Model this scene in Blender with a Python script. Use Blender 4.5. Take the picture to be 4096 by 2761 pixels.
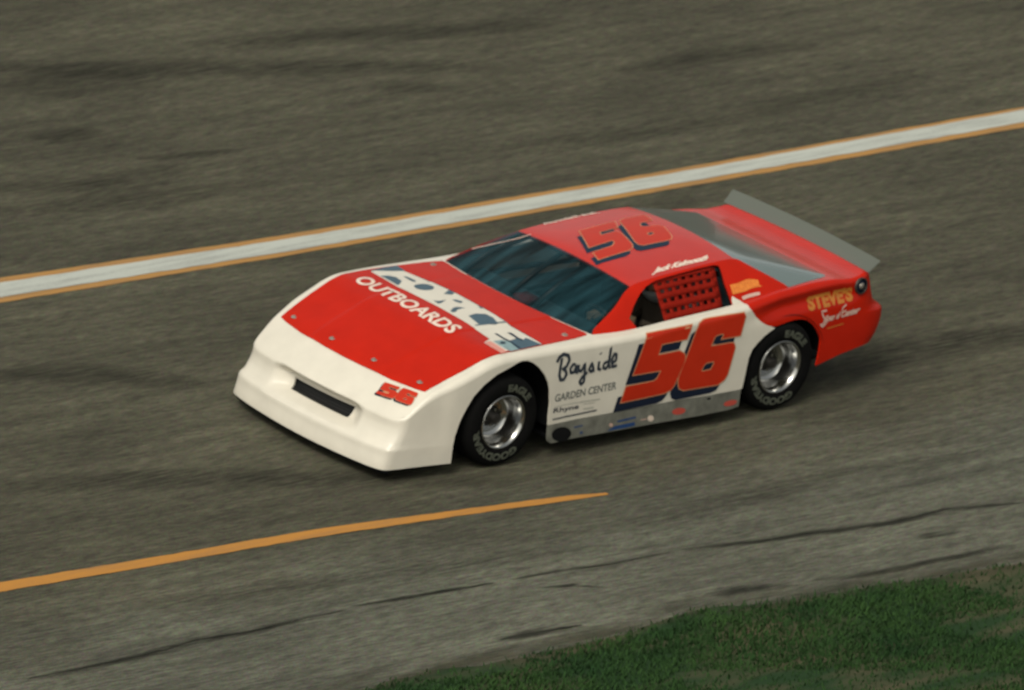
import bpy, bmesh, math, random
import numpy as np
from mathutils import Vector, Matrix
from mathutils.geometry import tessellate_polygon

random.seed(56)
scn = bpy.context.scene
for o in list(bpy.data.objects):
    bpy.data.objects.remove(o)

# ---------------------------------------------------------------- camera, sky, sun, exposure
CAM_R, CAM_U, CAM_F, CAM_P, CAM_D = (-0.7486642, 0.6525659, 0.1168746), (-0.1447782, -0.3329758, 0.9317545), (-0.6469476, -0.6806503, -0.3437644), (52.5034758, 53.3729997, 27.4099861), 78.2803
cd = bpy.data.cameras.new('camera'); cam = bpy.data.objects.new('camera', cd)
scn.collection.objects.link(cam); scn.camera = cam
cam.matrix_world = Matrix(((CAM_R[0], CAM_U[0], -CAM_F[0], CAM_P[0]), (CAM_R[1], CAM_U[1], -CAM_F[1], CAM_P[1]),
                           (CAM_R[2], CAM_U[2], -CAM_F[2], CAM_P[2]), (0, 0, 0, 1)))
cd.sensor_width = 36; cd.lens = 388.2658; cd.clip_start = 1; cd.clip_end = 3000
cd.dof.use_dof = True; cd.dof.focus_distance = CAM_D - 16.5; cd.dof.aperture_fstop = 5.6   # the photographer's focus is a little short of the car

SUN_EL, SUN_AZ = 52, 22          # azimuth from +x towards +y
w = bpy.data.worlds.new('World'); scn.world = w; w.use_nodes = True
nt = w.node_tree; nt.nodes.clear()
sky = nt.nodes.new('ShaderNodeTexSky'); sky.sky_type = 'NISHITA'; sky.sun_disc = False
sky.sun_elevation = math.radians(SUN_EL); sky.sun_rotation = math.radians(90 - SUN_AZ)
sky.air_density = 1.0; sky.dust_density = 5.0; sky.ozone_density = 1.0
hs = nt.nodes.new('ShaderNodeHueSaturation'); hs.inputs['Saturation'].default_value = .3
mx = nt.nodes.new('ShaderNodeMix'); mx.data_type = 'RGBA'; mx.blend_type = 'MULTIPLY'; mx.inputs[0].default_value = 1
mx.inputs[7].default_value = (.99, .98, .875, 1)
bg = nt.nodes.new('ShaderNodeBackground'); bg.inputs['Strength'].default_value = .145
wo = nt.nodes.new('ShaderNodeOutputWorld')
nt.links.new(sky.outputs[0], hs.inputs['Color']); nt.links.new(hs.outputs[0], mx.inputs[6]); nt.links.new(mx.outputs[2], bg.inputs['Color'])
nt.links.new(bg.outputs[0], wo.inputs['Surface'])

sd = bpy.data.lights.new('sun', 'SUN'); sd.energy = 1.25; sd.angle = math.radians(18); sd.color = (1.0, .95, .86)
sun = bpy.data.objects.new('sun', sd); scn.collection.objects.link(sun)
_a, _e = math.radians(SUN_AZ), math.radians(SUN_EL)
sun.rotation_euler = Vector((math.cos(_a) * math.cos(_e), math.sin(_a) * math.cos(_e), math.sin(_e))).to_track_quat('Z', 'Y').to_euler()
scn.view_settings.view_transform = 'Standard'; scn.view_settings.look = 'None'
scn.view_settings.gamma = 1; scn.view_settings.use_curve_mapping = False
scn.view_settings.exposure = -0.03
scn.render.engine = 'CYCLES'
scn.render.resolution_x = 1024; scn.render.resolution_y = 690

# ---------------------------------------------------------------- surfaces of the car body (x forward, y left, z up)
def hermite(xs, ys):
    """smooth monotone-ish interpolation through a table"""
    o = np.argsort(xs); xs = np.array(xs, float)[o]; ys = np.array(ys, float)[o]
    d = np.diff(ys, axis=0) / (np.diff(xs) if ys.ndim == 1 else np.diff(xs)[:, None])
    m = np.zeros_like(ys)
    m[0] = d[0]; m[-1] = d[-1]
    m[1:-1] = np.where(d[1:] * d[:-1] > 0, 2 * d[1:] * d[:-1] / np.where(np.abs(d[1:] + d[:-1]) < 1e-9, 1e-9, d[1:] + d[:-1]), 0)
    def f(x):
        x = min(max(float(x), xs[0]), xs[-1])
        i = min(int(np.searchsorted(xs, x, side='right')) - 1, len(xs) - 2)
        h = xs[i + 1] - xs[i]; t = (x - xs[i]) / h
        return ((2*t**3 - 3*t*t + 1) * ys[i] + (t**3 - 2*t*t + t) * h * m[i] + (3*t*t - 2*t**3) * ys[i + 1] + (t**3 - t*t) * h * m[i + 1])
    return f

def sstep(a, b, x):
    t = min(max((x - a) / (b - a), 0.0), 1.0)
    return t * t * (3 - 2 * t)

BASE = [(3.735, 0), (3.73, .2), (3.71, .45), (3.682, .66), (3.65, .785), (3.605, .832), (3.52, .850), (3.40, .868), (3.25, .89),
        (3.10, .917), (2.9, .935), (2.64, .948), (2.2, .955), (1.3, .962), (.4, .958), (0, .952), (-.3, .935), (-.6, .90),
        (-.80, .872), (-.89, .845), (-.955, .795), (-.995, .71), (-1.02, .58), (-1.045, .3), (-1.05, 0)]

def _dense(P, n=14):
    P = np.array(P, float); Q = []
    E = np.vstack([2 * P[0] - P[1], P, 2 * P[-1] - P[-2]])
    E[0] = P[1] * [1, -1]; E[-1] = P[-2] * [1, -1]
    for i in range(1, len(E) - 2):
        p0, p1, p2, p3 = E[i - 1:i + 3]
        for k in range(n):
            t = k / n
            Q.append(.5 * ((2*p1) + (-p0+p2)*t + (2*p0-5*p1+4*p2-p3)*t*t + (-p0+3*p1-3*p2+p3)*t**3))
    Q.append(P[-1]); return np.array(Q)

_B = _dense(BASE)
_L = np.concatenate([[0], np.cumsum(np.linalg.norm(np.diff(_B, axis=0), axis=1))])
_k = int(np.argmin(np.abs(_B[:, 0] - 3.1)))
_S = 3.1 + _L[_k] - _L                       # s falls from the nose centre to the tail centre, s = x along the side
S_NOSE, S_TAIL = float(_S[0]), float(_S[-1])
_Sr = _S[::-1]; _Bx = _B[::-1, 0]; _By = _B[::-1, 1]
def base(s):
    return float(np.interp(s, _Sr, _Bx)), float(np.interp(s, _Sr, _By))
def base_n(s):
    a = base(s - .02); b = base(s + .02)
    dx, dy = b[0] - a[0], b[1] - a[1]; l = math.hypot(dx, dy) or 1
    if s > S_NOSE - .02: return (-1.0, 0.0)
    if s < S_TAIL + .02: return (1.0, 0.0)
    return (dy / l, -dx / l)                 # inward normal

_E = hermite([3.65, 3.6, 3.55, 3.5, 3.47, 3.42, 3.36, 3.29, 3.15, 2.945, 2.8, 2.68, 2.47, 2.18, 1.71, 1.49, 1.0, .5, .2, -.02, -.3, -.56, -.75, -.83, -.93, -1.1],
             [.36, .385, .405, .44, .462, .508, .558, .61, .675, .755, .808, .828, .829, .822, .808, .806, .826, .846, .870, .887, .888, .874, .852, .856, .874, .876])
_C = hermite([3.6, 3.47, 3.3, 3.0, 2.5, 1.9, 1.6, 0, -.5, -1.0], [.03, .03, .02, .02, .012, .03, .04, .02, .005, .004])
def deck(x, y):
    a = abs(y)
    bow = .07 * (1 - (a / .83) ** 2)
    u = x - bow * sstep(2.5, 3.4, x)
    return _E(u) + _C(u) * (1 - min(a / .9, 1) ** 2)
def DECK(x, y): return (x, y, deck(x, y))

_amp = hermite([-1.2, -.9, -.5, 0, .5, 1.5, 2.7, 3.4, 3.7], [.05, .075, .09, .07, .045, .04, .022, .01, .0])
_rad = hermite([-1.2, -.9, -.3, .5, 1.5, 2.7, 3.3, 3.6, 4.6], [.02, .025, .05, .045, .045, .05, .045, .035, .03])
_front = hermite([.05, .10, .20, .242, .250, .30, .36, .42, .49, .54], [0, 0, .018, .026, .048, .088, .116, .130, .135, .135])
_rear = hermite([.1, .33, .42, .50, .555, .575, .61, .64, .87], [.0, -.05, -.115, -.145, -.15, -.145, -.085, -.055, -.005])
def _shape(s, z, zt):
    fx = sstep(3.0, 3.62, s)
    zz = z if s < 3.3 else z * (1 + (.49 / zt - 1) * sstep(3.3, 3.6, s) * sstep(.25, zt, z))
    ox = fx * _front(zz)
    ox -= _rear(z) * (1 - sstep(-1.0, -.75, s))
    t = min(max((z - .1) / (zt - .1), 0), 1)
    oy = _amp(s) * t * t
    if s < .6: oy += .028 * math.exp(-((z - (zt - .10)) / .055) ** 2) * sstep(-.95, -.6, s) * (1 - sstep(.0, .45, s))     # hollow under the deck edge
    pk = 0.0
    if s > 3.9:                                # scoop round the grille
        pk = .10 * sstep(.255, .31, z) * (1 - sstep(.385, .46, z))
    return ox, oy, pk
def _thm(s): return math.pi / 2 - .60 * sstep(3.25, 3.75, s)      # the shoulder stops where it meets the slope of the deck
_zt = {}
def ztop(s):
    k = round(s, 3)
    if k in _zt: return _zt[k]
    z = .6
    for _ in range(25):
        x, y, _z = _top(s, z)
        z = .5 * z + .5 * deck(x, y)
    _zt[k] = z
    return z
def _top(s, zt):
    bx, by = base(s); nx, ny = base_n(s); r = _rad(s)
    ox, oy, pk = _shape(s, zt, zt); r *= 1 - math.cos(_thm(s))
    return bx - ox + nx * r, max(by - oy, 0) + ny * r if s < S_NOSE - .02 else 0.0, zt
def SIDE(s, v, sgn=1, off=0.0):
    zt = ztop(s); r = _rad(s)
    th = 0.0; z = v; tm = _thm(s); z0 = zt - r * math.sin(tm)
    if v > z0:
        th = min((v - z0) / r, tm); z = z0 + r * math.sin(th)
    bx, by = base(s); nx, ny = base_n(s)
    ox, oy, pk = _shape(s, z, zt)
    if pk:
        yb = by
        pk *= 1 - sstep(.33, .50, yb)
    k = r * (1 - math.cos(th))
    x = bx - ox - pk + nx * (k - off * math.cos(th)); y = by - oy + ny * (k - off * math.cos(th)); z += off * math.sin(th)
    if s > S_NOSE - .02 or s < S_TAIL + .02: y = by
    return (x, sgn * y, z)
def vtop(s):
    r = _rad(s); tm = _thm(s); return ztop(s) + r * (tm - math.sin(tm))

_yb = hermite([1.77, 1.5, .5, 0, -.1], [.80, .825, .83, .81, .80])
_rail = hermite([1.78, 1.51, 1.277, 1.2, .9, .6, .4, .255, .13, 0, -.1],
                [(.785, .83), (.705, .94), (.605, 1.036), (.595, 1.05), (.585, 1.072), (.578, 1.084), (.57, 1.088), (.567, 1.083), (.65, 1.025), (.735, .955), (.80, .897)])
def belt(x): y = _yb(x); return y, deck(x, y)
def GREEN(x, t, sgn=1, off=0.0):
    """side of the cabin: t 0 at the belt, 1 at the roof rail"""
    yb, zb = belt(x); yr, zr = _rail(x)
    y1 = yr + .38 * (yb - yr); z1 = zr - .2 * (zr - zb)
    y = (1-t)**2 * yb + 2*t*(1-t) * y1 + t*t * yr
    z = (1-t)**2 * zb + 2*t*(1-t) * z1 + t*t * zr
    return (x, sgn * (y + off * .75), z + off * .66)
def roof(x, y):
    yr, zr = _rail(x)
    k = 1 - min(abs(y) / yr, 1) ** 2
    return zr + .042 * k
def ROOF(x, y):   # x is pushed at the front so the header bows
    return (x, y, roof(x, y))
def SHIELD(a, b):
    """windshield: a -1..1 across, b 0 (cowl) .. 1 (roof)"""
    k = 1 - a * a
    x0, y0, = 1.78 + .10 * k, .785 * a
    z0 = deck(x0, y0) + .003
    x1, y1, z1 = 1.277 + .03 * k, .605 * a, 1.036 + .042 * k
    m = .012 * 4 * b * (1 - b)
    return (x0 + (x1 - x0) * b + m, y0 + (y1 - y0) * b, z0 + (z1 - z0) * b + m)
def RGLASS(a, b):
    """rear glass: b 0 (deck) .. 1 (roof)"""
    k = 1 - a * a; kk = 1 - a ** 8
    xe = -.1 + .355 * b; ye, ze = _rail(xe)
    xm = -.56 + (.815) * b; zm = .878 + (1.125 - .878) * b
    q = 1 - min(max((abs(a) - .86) / .14, 0), 1) ** 2
    x = xe + (xm - xe) * q if b < .999 else .255
    ztop_ = ze + (zm - ze) * k
    xb0 = -.1 - .46 * q
    ztop_ += (deck(xb0, .8 * a) + .002 - (.897 + (.878 - .897) * k)) * (1 - b)
    return (x, ye * a, ztop_)

# outlines of the body openings and the livery, in surface coordinates
T = {
 'ARCH_F': [(3.087,0.094),(3.09,0.189),(3.086,0.3),(3.052,0.407),(3.007,0.493),(2.949,0.583),(2.865,0.656),(2.763,0.716),(2.655,0.749),(2.577,0.776),(2.537,0.784),(2.487,0.779),(2.428,0.754),(2.365,0.706),(2.309,0.645),(2.27,0.581),(2.251,0.526),(2.239,0.427),(2.239,0.329),(2.237,0.23),(2.229,0.149),(2.216,0.117)],
 'ARCH_R': [(0.4,0.123),(0.395,0.227),(0.381,0.252),(0.362,0.368),(0.346,0.468),(0.317,0.527),(0.271,0.568),(0.197,0.614),(0.098,0.654),(-0.011,0.675),(-0.092,0.68),(-0.168,0.674),(-0.238,0.652),(-0.302,0.609),(-0.352,0.552),(-0.384,0.504),(-0.394,0.47),(-0.383,0.387),(-0.363,0.294)],
 'REAR_BOT': [(-0.363,0.294),(-0.613,0.327),(-0.832,0.347),(-0.96,0.37)],
 'ROCK_TOP': [(2.234,0.262),(1.948,0.266),(1.645,0.263),(1.441,0.263),(1.03,0.259),(0.717,0.246),(0.392,0.243)],
 'ROCK_BOT': [(2.215,0.134),(2.188,0.117),(2.028,0.124),(1.623,0.117),(1.214,0.113),(0.798,0.103),(0.485,0.102),(0.397,0.113)],
 'PEAK': [(0.44,0.131),(0.416,0.083),(0.385,0.032)],
 'REDWHITE': [(0.365,0.878),(0.359,0.838),(0.297,0.768),(0.238,0.718),(0.189,0.69),(0.138,0.671),(0.08,0.67)],
 'N5': [(1.351,0.801),(0.928,0.804),(0.973,0.709),(1.215,0.708),(1.242,0.631),(1.037,0.632),(0.988,0.602),(0.976,0.568),(0.99,0.523),(1.062,0.381),(1.094,0.35),(1.154,0.335),(1.564,0.329),(1.53,0.441),(1.265,0.443),(1.233,0.46),(1.21,0.502),(1.204,0.514),(1.469,0.519)],
 'N6': [(0.425,0.818),(0.408,0.79),(0.451,0.656),(0.631,0.659),(0.613,0.689),(0.627,0.698),(0.674,0.695),(0.702,0.685),(0.735,0.619),(0.542,0.615),(0.509,0.607),(0.494,0.574),(0.547,0.381),(0.574,0.345),(0.633,0.318),(0.967,0.328),(1.011,0.349),(1.026,0.384),(1.027,0.432),(0.886,0.753),(0.857,0.803),(0.808,0.823),(0.746,0.825)],
 'H6': [(0.76,0.503),(0.697,0.503),(0.691,0.488),(0.717,0.444),(0.805,0.442),(0.807,0.458),(0.784,0.491)],
 'N5s': [(1.433,0.739),(1.002,0.74),(1.043,0.644),(1.284,0.642),(1.311,0.565),(1.106,0.566),(1.057,0.536),(1.045,0.502),(1.058,0.456),(1.128,0.314),(1.16,0.283),(1.22,0.267),(1.629,0.262),(1.596,0.374),(1.331,0.377),(1.3,0.394),(1.277,0.436),(1.271,0.448),(1.536,0.453)],
 'N6s': [(0.499,0.754),(0.481,0.726),(0.521,0.591),(0.701,0.593),(0.683,0.624),(0.698,0.632),(0.744,0.63),(0.773,0.62),(0.805,0.553),(0.611,0.549),(0.579,0.541),(0.563,0.508),(0.615,0.314),(0.641,0.278),(0.699,0.25),(1.033,0.261),(1.077,0.282),(1.093,0.317),(1.094,0.365),(0.957,0.688),(0.93,0.739),(0.89,0.76),(0.828,0.763)],
 'H6s': [(0.828,0.437),(0.766,0.436),(0.759,0.422),(0.784,0.377),(0.873,0.375),(0.875,0.392),(0.853,0.424)],
 'NN5': [(3.386,0.469),(3.36,0.601),(3.377,0.605),(3.392,0.532),(3.405,0.536),(3.393,0.598),(3.394,0.618),(3.398,0.626),(3.406,0.629),(3.431,0.628),(3.437,0.623),(3.443,0.607),(3.47,0.482),(3.451,0.476),(3.435,0.558),(3.43,0.565),(3.423,0.566),(3.421,0.566),(3.436,0.484)],
 'NN6': [(3.325,0.748),(3.328,0.757),(3.35,0.767),(3.362,0.714),(3.356,0.715),(3.356,0.709),(3.36,0.696),(3.363,0.689),(3.375,0.69),(3.362,0.747),(3.361,0.757),(3.365,0.767),(3.396,0.778),(3.403,0.776),(3.411,0.762),(3.432,0.663),(3.432,0.647),(3.428,0.638),(3.421,0.631),(3.365,0.624),(3.356,0.624),(3.35,0.632),(3.345,0.65)],
 'NNh': [(3.393,0.7),(3.389,0.718),(3.391,0.722),(3.399,0.721),(3.405,0.696),(3.403,0.693),(3.397,0.695)],
 'NN5s': [(3.399,0.463),(3.373,0.596),(3.39,0.599),(3.405,0.526),(3.418,0.53),(3.405,0.592),(3.407,0.612),(3.411,0.62),(3.419,0.623),(3.443,0.622),(3.45,0.616),(3.456,0.6),(3.481,0.475),(3.464,0.47),(3.447,0.552),(3.443,0.559),(3.436,0.56),(3.433,0.56),(3.449,0.478)],
 'NN6s': [(3.338,0.742),(3.341,0.752),(3.363,0.761),(3.375,0.708),(3.369,0.709),(3.369,0.703),(3.373,0.69),(3.376,0.683),(3.388,0.684),(3.375,0.741),(3.374,0.751),(3.378,0.761),(3.409,0.772),(3.415,0.769),(3.423,0.756),(3.445,0.657),(3.445,0.641),(3.441,0.632),(3.434,0.625),(3.378,0.618),(3.369,0.618),(3.363,0.626),(3.358,0.644)],
 'R5': [(0.98,-0.29),(0.625,-0.307),(0.699,-0.192),(0.88,-0.186),(0.911,-0.132),(0.773,-0.141),(0.753,-0.098),(0.831,0.112),(0.87,0.16),(0.936,0.185),(1.221,0.194),(1.175,0.08),(0.98,0.067),(0.921,0.028),(0.91,-0.013),(1.143,0.002)],
 'R6': [(0.589,-0.296),(0.531,-0.32),(0.325,-0.317),(0.362,-0.202),(0.425,-0.188),(0.496,-0.183),(0.535,-0.13),(0.513,-0.108),(0.403,-0.083),(0.386,-0.046),(0.462,0.123),(0.498,0.159),(0.546,0.171),(0.77,0.163),(0.791,0.141),(0.78,0.086)],
 'RH': [(0.592,-0.001),(0.54,-0.003),(0.546,0.031),(0.592,0.045),(0.608,0.032)],
 'R5s': [(1.073,-0.209),(0.725,-0.217),(0.793,-0.109),(0.971,-0.107),(1.0,-0.055),(0.864,-0.061),(0.843,-0.02),(0.913,0.182),(0.95,0.229),(1.015,0.251),(1.284,0.245),(1.247,0.141),(1.061,0.136),(1.004,0.099),(0.995,0.06),(1.22,0.068)],
 'R6s': [(0.69,-0.206),(0.633,-0.228),(0.438,-0.215),(0.465,-0.111),(0.524,-0.101),(0.593,-0.098),(0.629,-0.047),(0.607,-0.026),(0.498,0.001),(0.481,0.037),(0.548,0.197),(0.582,0.231),(0.63,0.243),(0.851,0.232),(0.873,0.21),(0.863,0.157)],
 'HOODL': [(3.284,0.783),(3.015,0.845),(2.7,0.869),(2.602,0.87),(2.252,0.846),(1.793,0.813)],
 'HOODR': [(3.296,-0.785),(2.954,-0.803),(2.67,-0.822),(2.502,-0.825),(2.206,-0.818),(1.728,-0.892)],
 'HOODF': [(3.3,-0.779),(3.357,-0.497),(3.379,-0.142),(3.363,0.328),(3.288,0.781)],
 'BAND': [(2.479,-0.797),(2.206,-0.815),(2.245,-0.71),(2.227,-0.501),(2.214,-0.187),(2.226,0.044),(2.233,0.252),(2.253,0.403),(2.268,0.489),(2.275,0.828),(2.628,0.835),(2.676,0.851),(2.664,0.65),(2.577,0.613),(2.536,0.305),(2.518,-0.013),(2.519,-0.411)],
 'TA': [(2.479,-0.812),(2.337,-0.823),(2.21,-0.821),(2.232,-0.705),(2.326,-0.737)],
 'TB': [(2.476,-0.691),(2.417,-0.67),(2.39,-0.622),(2.405,-0.544),(2.443,-0.51),(2.493,-0.481),(2.486,-0.55)],
 'TC': [(2.329,-0.617),(2.307,-0.598),(2.304,-0.502),(2.33,-0.482),(2.342,-0.518)],
 'TD': [(2.29,-0.322),(2.312,-0.306),(2.339,-0.3),(2.367,-0.304),(2.393,-0.317),(2.411,-0.338),(2.42,-0.363),(2.418,-0.389),(2.405,-0.411),(2.383,-0.426),(2.356,-0.433),(2.328,-0.429),(2.302,-0.416),(2.283,-0.395),(2.275,-0.37),(2.277,-0.344)],
 'TE': [(2.308,-0.198),(2.214,-0.247),(2.221,-0.18),(2.264,-0.159)],
 'TF': [(2.467,-0.128),(2.443,-0.102),(2.37,-0.096),(2.451,-0.062),(2.479,-0.059)],
 'TG': [(2.333,-0.08),(2.298,-0.071),(2.282,-0.019),(2.316,-0.0),(2.332,-0.031)],
 'TH': [(2.498,0.092),(2.43,0.048),(2.39,0.046),(2.35,0.088),(2.416,0.086),(2.476,0.121),(2.498,0.112)],
 'TI': [(2.434,0.216),(2.353,0.202),(2.29,0.237),(2.288,0.314),(2.325,0.411),(2.359,0.426),(2.473,0.369),(2.451,0.285)],
 'TJ': [(2.507,0.37),(2.246,0.405),(2.254,0.424),(2.515,0.389)],
 'TK': [(2.244,0.095),(2.212,0.137),(2.251,0.143)],
 'S1': [(2.479,0.547),(2.459,0.555),(2.467,0.634),(2.463,0.704),(2.482,0.841),(2.507,0.847),(2.482,0.722),(2.489,0.659)],
 'S2': [(2.376,0.567),(2.351,0.585),(2.364,0.683),(2.356,0.72),(2.379,0.737),(2.39,0.69)],
 'S3': [(2.462,0.696),(2.379,0.681),(2.359,0.723),(2.312,0.697),(2.286,0.836),(2.487,0.851)],
 'S4': [(2.582,0.655),(2.506,0.661),(2.477,0.715),(2.495,0.852),(2.593,0.854),(2.592,0.736)],
 'S5': [(2.52,0.719),(2.532,0.727),(2.547,0.729),(2.559,0.724),(2.563,0.714),(2.559,0.703),(2.547,0.695),(2.532,0.693),(2.52,0.698),(2.516,0.708)],
 'S6': [(2.66,0.649),(2.6,0.644),(2.614,0.845),(2.678,0.86)],
 'RIM': [(2.25,-0.724),(2.218,-0.511),(2.206,-0.197),(2.217,0.035),(2.225,0.242),(2.244,0.393),(2.259,0.479),(2.267,0.818),(2.279,0.832),(2.275,0.497),(2.26,0.411),(2.239,0.259),(2.232,0.051),(2.221,-0.18),(2.234,-0.493),(2.252,-0.702)],
 'OUTB': [(2.725,-0.709),(2.781,0.415),(2.567,-0.74)],
 'GARD': [(2.198,0.428),(1.62,0.437),(2.196,0.485)],
 'RHYN': [(2.201,0.336),(1.962,0.334),(2.198,0.382)],
 'RHY2': [(1.917,0.334),(1.82,0.331),(1.916,0.346)],
 'STEV': [(-0.255,0.713),(-0.756,0.697),(-0.248,0.816)],
 'SOUN': [(-0.413,0.602),(-0.808,0.6),(-0.425,0.65)],
 'JACK': [(1.036,0.561),(0.499,0.551),(0.948,0.483)],
 'SCR_FAR': [(1.05,-0.613),(0.775,-0.599),(0.715,-0.602),(0.572,-0.595)],
 'BAY0': [(2.16,0.748),(2.169,0.687),(2.175,0.624),(2.159,0.586),(2.129,0.586),(2.107,0.622),(2.12,0.652),(2.147,0.667),(2.113,0.678),(2.089,0.722),(2.103,0.759),(2.147,0.775),(2.186,0.76),(2.208,0.724)],
 'BAY1': [(2.027,0.681),(2.053,0.685),(2.075,0.656),(2.067,0.624),(2.037,0.627),(2.018,0.675),(2.021,0.625),(1.998,0.617)],
 'BAY2': [(1.996,0.676),(1.997,0.637),(1.97,0.621),(1.937,0.675),(1.936,0.604),(1.937,0.54),(1.96,0.524),(1.978,0.546),(1.956,0.579),(1.908,0.607)],
 'BAY3': [(1.899,0.614),(1.871,0.669),(1.854,0.623),(1.869,0.604),(1.893,0.611),(1.842,0.609)],
 'BAY4': [(1.802,0.67),(1.809,0.616),(1.781,0.605)],
 'BAY5': [(1.795,0.73),(1.792,0.722)],
 'BAY6': [(1.72,0.657),(1.754,0.647),(1.762,0.616),(1.735,0.603),(1.708,0.64),(1.697,0.758),(1.712,0.633),(1.694,0.602)],
 'BAY7': [(1.687,0.629),(1.643,0.654),(1.641,0.697),(1.664,0.704),(1.683,0.66),(1.673,0.609),(1.632,0.614)],
 'UL1': [(2.199,0.298),(2.133,0.3),(2.058,0.304)],
 'UL2': [(2.061,0.302),(1.968,0.303),(1.786,0.305)],
 'GL1': [(2.19,0.391),(2.009,0.393),(1.933,0.387)],
 'GL2': [(1.949,0.392),(1.766,0.385)],
 'GL3': [(1.922,0.371),(1.812,0.368)],
 'SS': [(-0.448,0.685),(-0.392,0.689),(-0.404,0.657),(-0.425,0.628),(-0.413,0.597),(-0.376,0.595),(-0.405,0.575),(-0.45,0.603)],
 'SC': [(-0.671,0.687),(-0.626,0.669),(-0.622,0.625)],
 'SG': [(-0.457,0.552),(-0.644,0.554)],
 'SFS': [(-0.269,0.775),(-0.315,0.741),(-0.304,0.69),(-0.273,0.678)],
 'ORANGE': [(0.418,0.328),(0.343,0.324),(0.152,0.385),(0.159,0.242),(0.14,0.207),(0.305,0.149),(0.427,0.157)],
 'ORW': [(0.357,0.044),(0.307,0.052),(0.185,0.045)],
 'BANDOR': [(0.447,0.16),(0.164,0.206),(0.42,0.316)],
 'OVAL': [(2.007,0.174),(2.006,0.152),(2.018,0.134),(2.043,0.121),(2.076,0.116),(2.112,0.12),(2.147,0.132),(2.174,0.15),(2.189,0.172),(2.191,0.193),(2.179,0.212),(2.154,0.225),(2.121,0.229),(2.084,0.226),(2.05,0.214),(2.023,0.196)],
 'BLU1': [(1.578,0.193),(1.401,0.198),(1.399,0.185),(1.568,0.179)],
 'BLU2': [(1.595,0.155),(1.41,0.157),(1.398,0.13),(1.506,0.126),(1.661,0.129)],
 'WBL': [(1.224,0.155),(1.225,0.146),(1.231,0.14),(1.24,0.136),(1.251,0.136),(1.263,0.14),(1.274,0.147),(1.282,0.155),(1.285,0.165),(1.284,0.174),(1.279,0.181),(1.27,0.184),(1.259,0.184),(1.247,0.181),(1.236,0.174),(1.228,0.165)],
 'WBL2': [(1.349,0.166),(1.295,0.167),(1.294,0.159),(1.348,0.158)],
 'RO1': [(0.921,0.17),(0.922,0.161),(0.933,0.152),(0.952,0.147),(0.977,0.146),(1.002,0.148),(1.026,0.154),(1.043,0.163),(1.052,0.173),(1.05,0.183),(1.039,0.191),(1.02,0.196),(0.996,0.198),(0.97,0.195),(0.947,0.189),(0.929,0.18)],
 'RO2': [(0.42,0.157),(0.421,0.148),(0.431,0.14),(0.45,0.134),(0.474,0.131),(0.499,0.132),(0.522,0.135),(0.539,0.142),(0.548,0.15),(0.548,0.159),(0.537,0.167),(0.519,0.172),(0.495,0.175),(0.47,0.175),(0.447,0.171),(0.429,0.165)],
 'NV1': [(1.894,0.155),(1.897,0.149),(1.908,0.147),(1.92,0.149),(1.927,0.156),(1.925,0.162),(1.914,0.165),(1.901,0.162)],
 'NV2': [(1.988,0.211),(1.904,0.213),(1.903,0.204),(1.987,0.202)],
 'WBL3': [(1.614,0.168),(1.616,0.159),(1.625,0.155),(1.636,0.157),(1.647,0.164),(1.651,0.174),(1.649,0.182),(1.641,0.186),(1.629,0.184),(1.619,0.177)],
 'BLK2': [(0.73,0.228),(0.687,0.231),(0.685,0.215),(0.712,0.213)],
 'CAP': [(-1.128,0.701),(-1.136,0.679),(-1.15,0.657),(-1.169,0.635),(-0.849,0.731),(-0.838,0.727),(-0.826,0.726),(-0.816,0.731),(-0.807,0.739),(-0.799,0.75),(-0.792,0.765),(-0.785,0.783),(-0.78,0.802),(-0.779,0.821),(-0.786,0.836),(-0.8,0.847),(-0.817,0.856),(-0.833,0.86),(-0.845,0.86),(-0.852,0.855),(-1.151,0.754),(-1.139,0.747),(-1.13,0.736),(-1.126,0.72)],
 'CAPC': [(-0.828,0.793)],
 'WIN': [(1.392,-0.008),(1.41,0.249),(1.333,0.442),(1.224,0.648),(1.148,0.782),(1.054,0.863),(0.915,0.884),(0.641,0.902),(0.476,0.892),(0.44,0.859),(0.427,0.812),(0.456,0.407),(0.46,0.13),(0.464,-0.01),(0.611,-0.009),(0.813,-0.018),(1.082,-0.034),(1.29,-0.026),(1.343,-0.031)],
 'WINB': [(1.427,0.853),(1.126,0.848),(0.473,0.9)],
 'NET': [(1.059,0.831),(0.451,0.795),(0.545,-0.014),(1.093,-0.024)],
 'PILLBOT': [(1.627,-0.197),(1.393,-0.025)],
 'PIN0': [(3.257,-0.685)],
 'PIN1': [(3.303,-0.214)],
 'PIN2': [(3.3,0.239)],
 'PIN3': [(3.257,0.685)],
 'PIN4': [(1.935,-0.741)],
 'PIN5': [(1.988,0.745)],
 'GRL': [(4.159,0.372),(4.186,0.306)],
 'GRL2': [(4.138,0.386),(4.146,0.306)],
 'WSTRIP': [(-0.978,0.363),(-0.869,0.648),(-0.794,0.842),(-0.772,1.017)],
 'DASHRED': [(0.195,0.116),(0.275,0.213),(0.412,0.257),(0.37,0.083),(0.24,0.056)],
 'RGTRACE': [(1.181,1.339),(1.41,1.127),(1.657,0.97),(1.028,0.03),(1.242,0.3),(0.966,-0.359)],
 'L0': [(3.591,-3.5),(0.391,-3.342),(-3.84,-3.266),(-6.467,-3.255)],
 'L1': [(3.658,-3.417),(0.455,-3.267),(-3.781,-3.201),(-6.417,-3.202)],
 'L2': [(3.846,-3.181),(0.628,-3.063),(-3.601,-3.004),(-6.204,-2.978)],
 'L3': [(3.908,-3.104),(0.68,-3.0),(-3.534,-2.931),(-6.129,-2.9)],
 'Y0': [(7.278,1.122),(6.006,1.212),(4.692,1.285),(3.6,1.416),(2.683,1.534),(2.266,1.613)],
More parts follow.
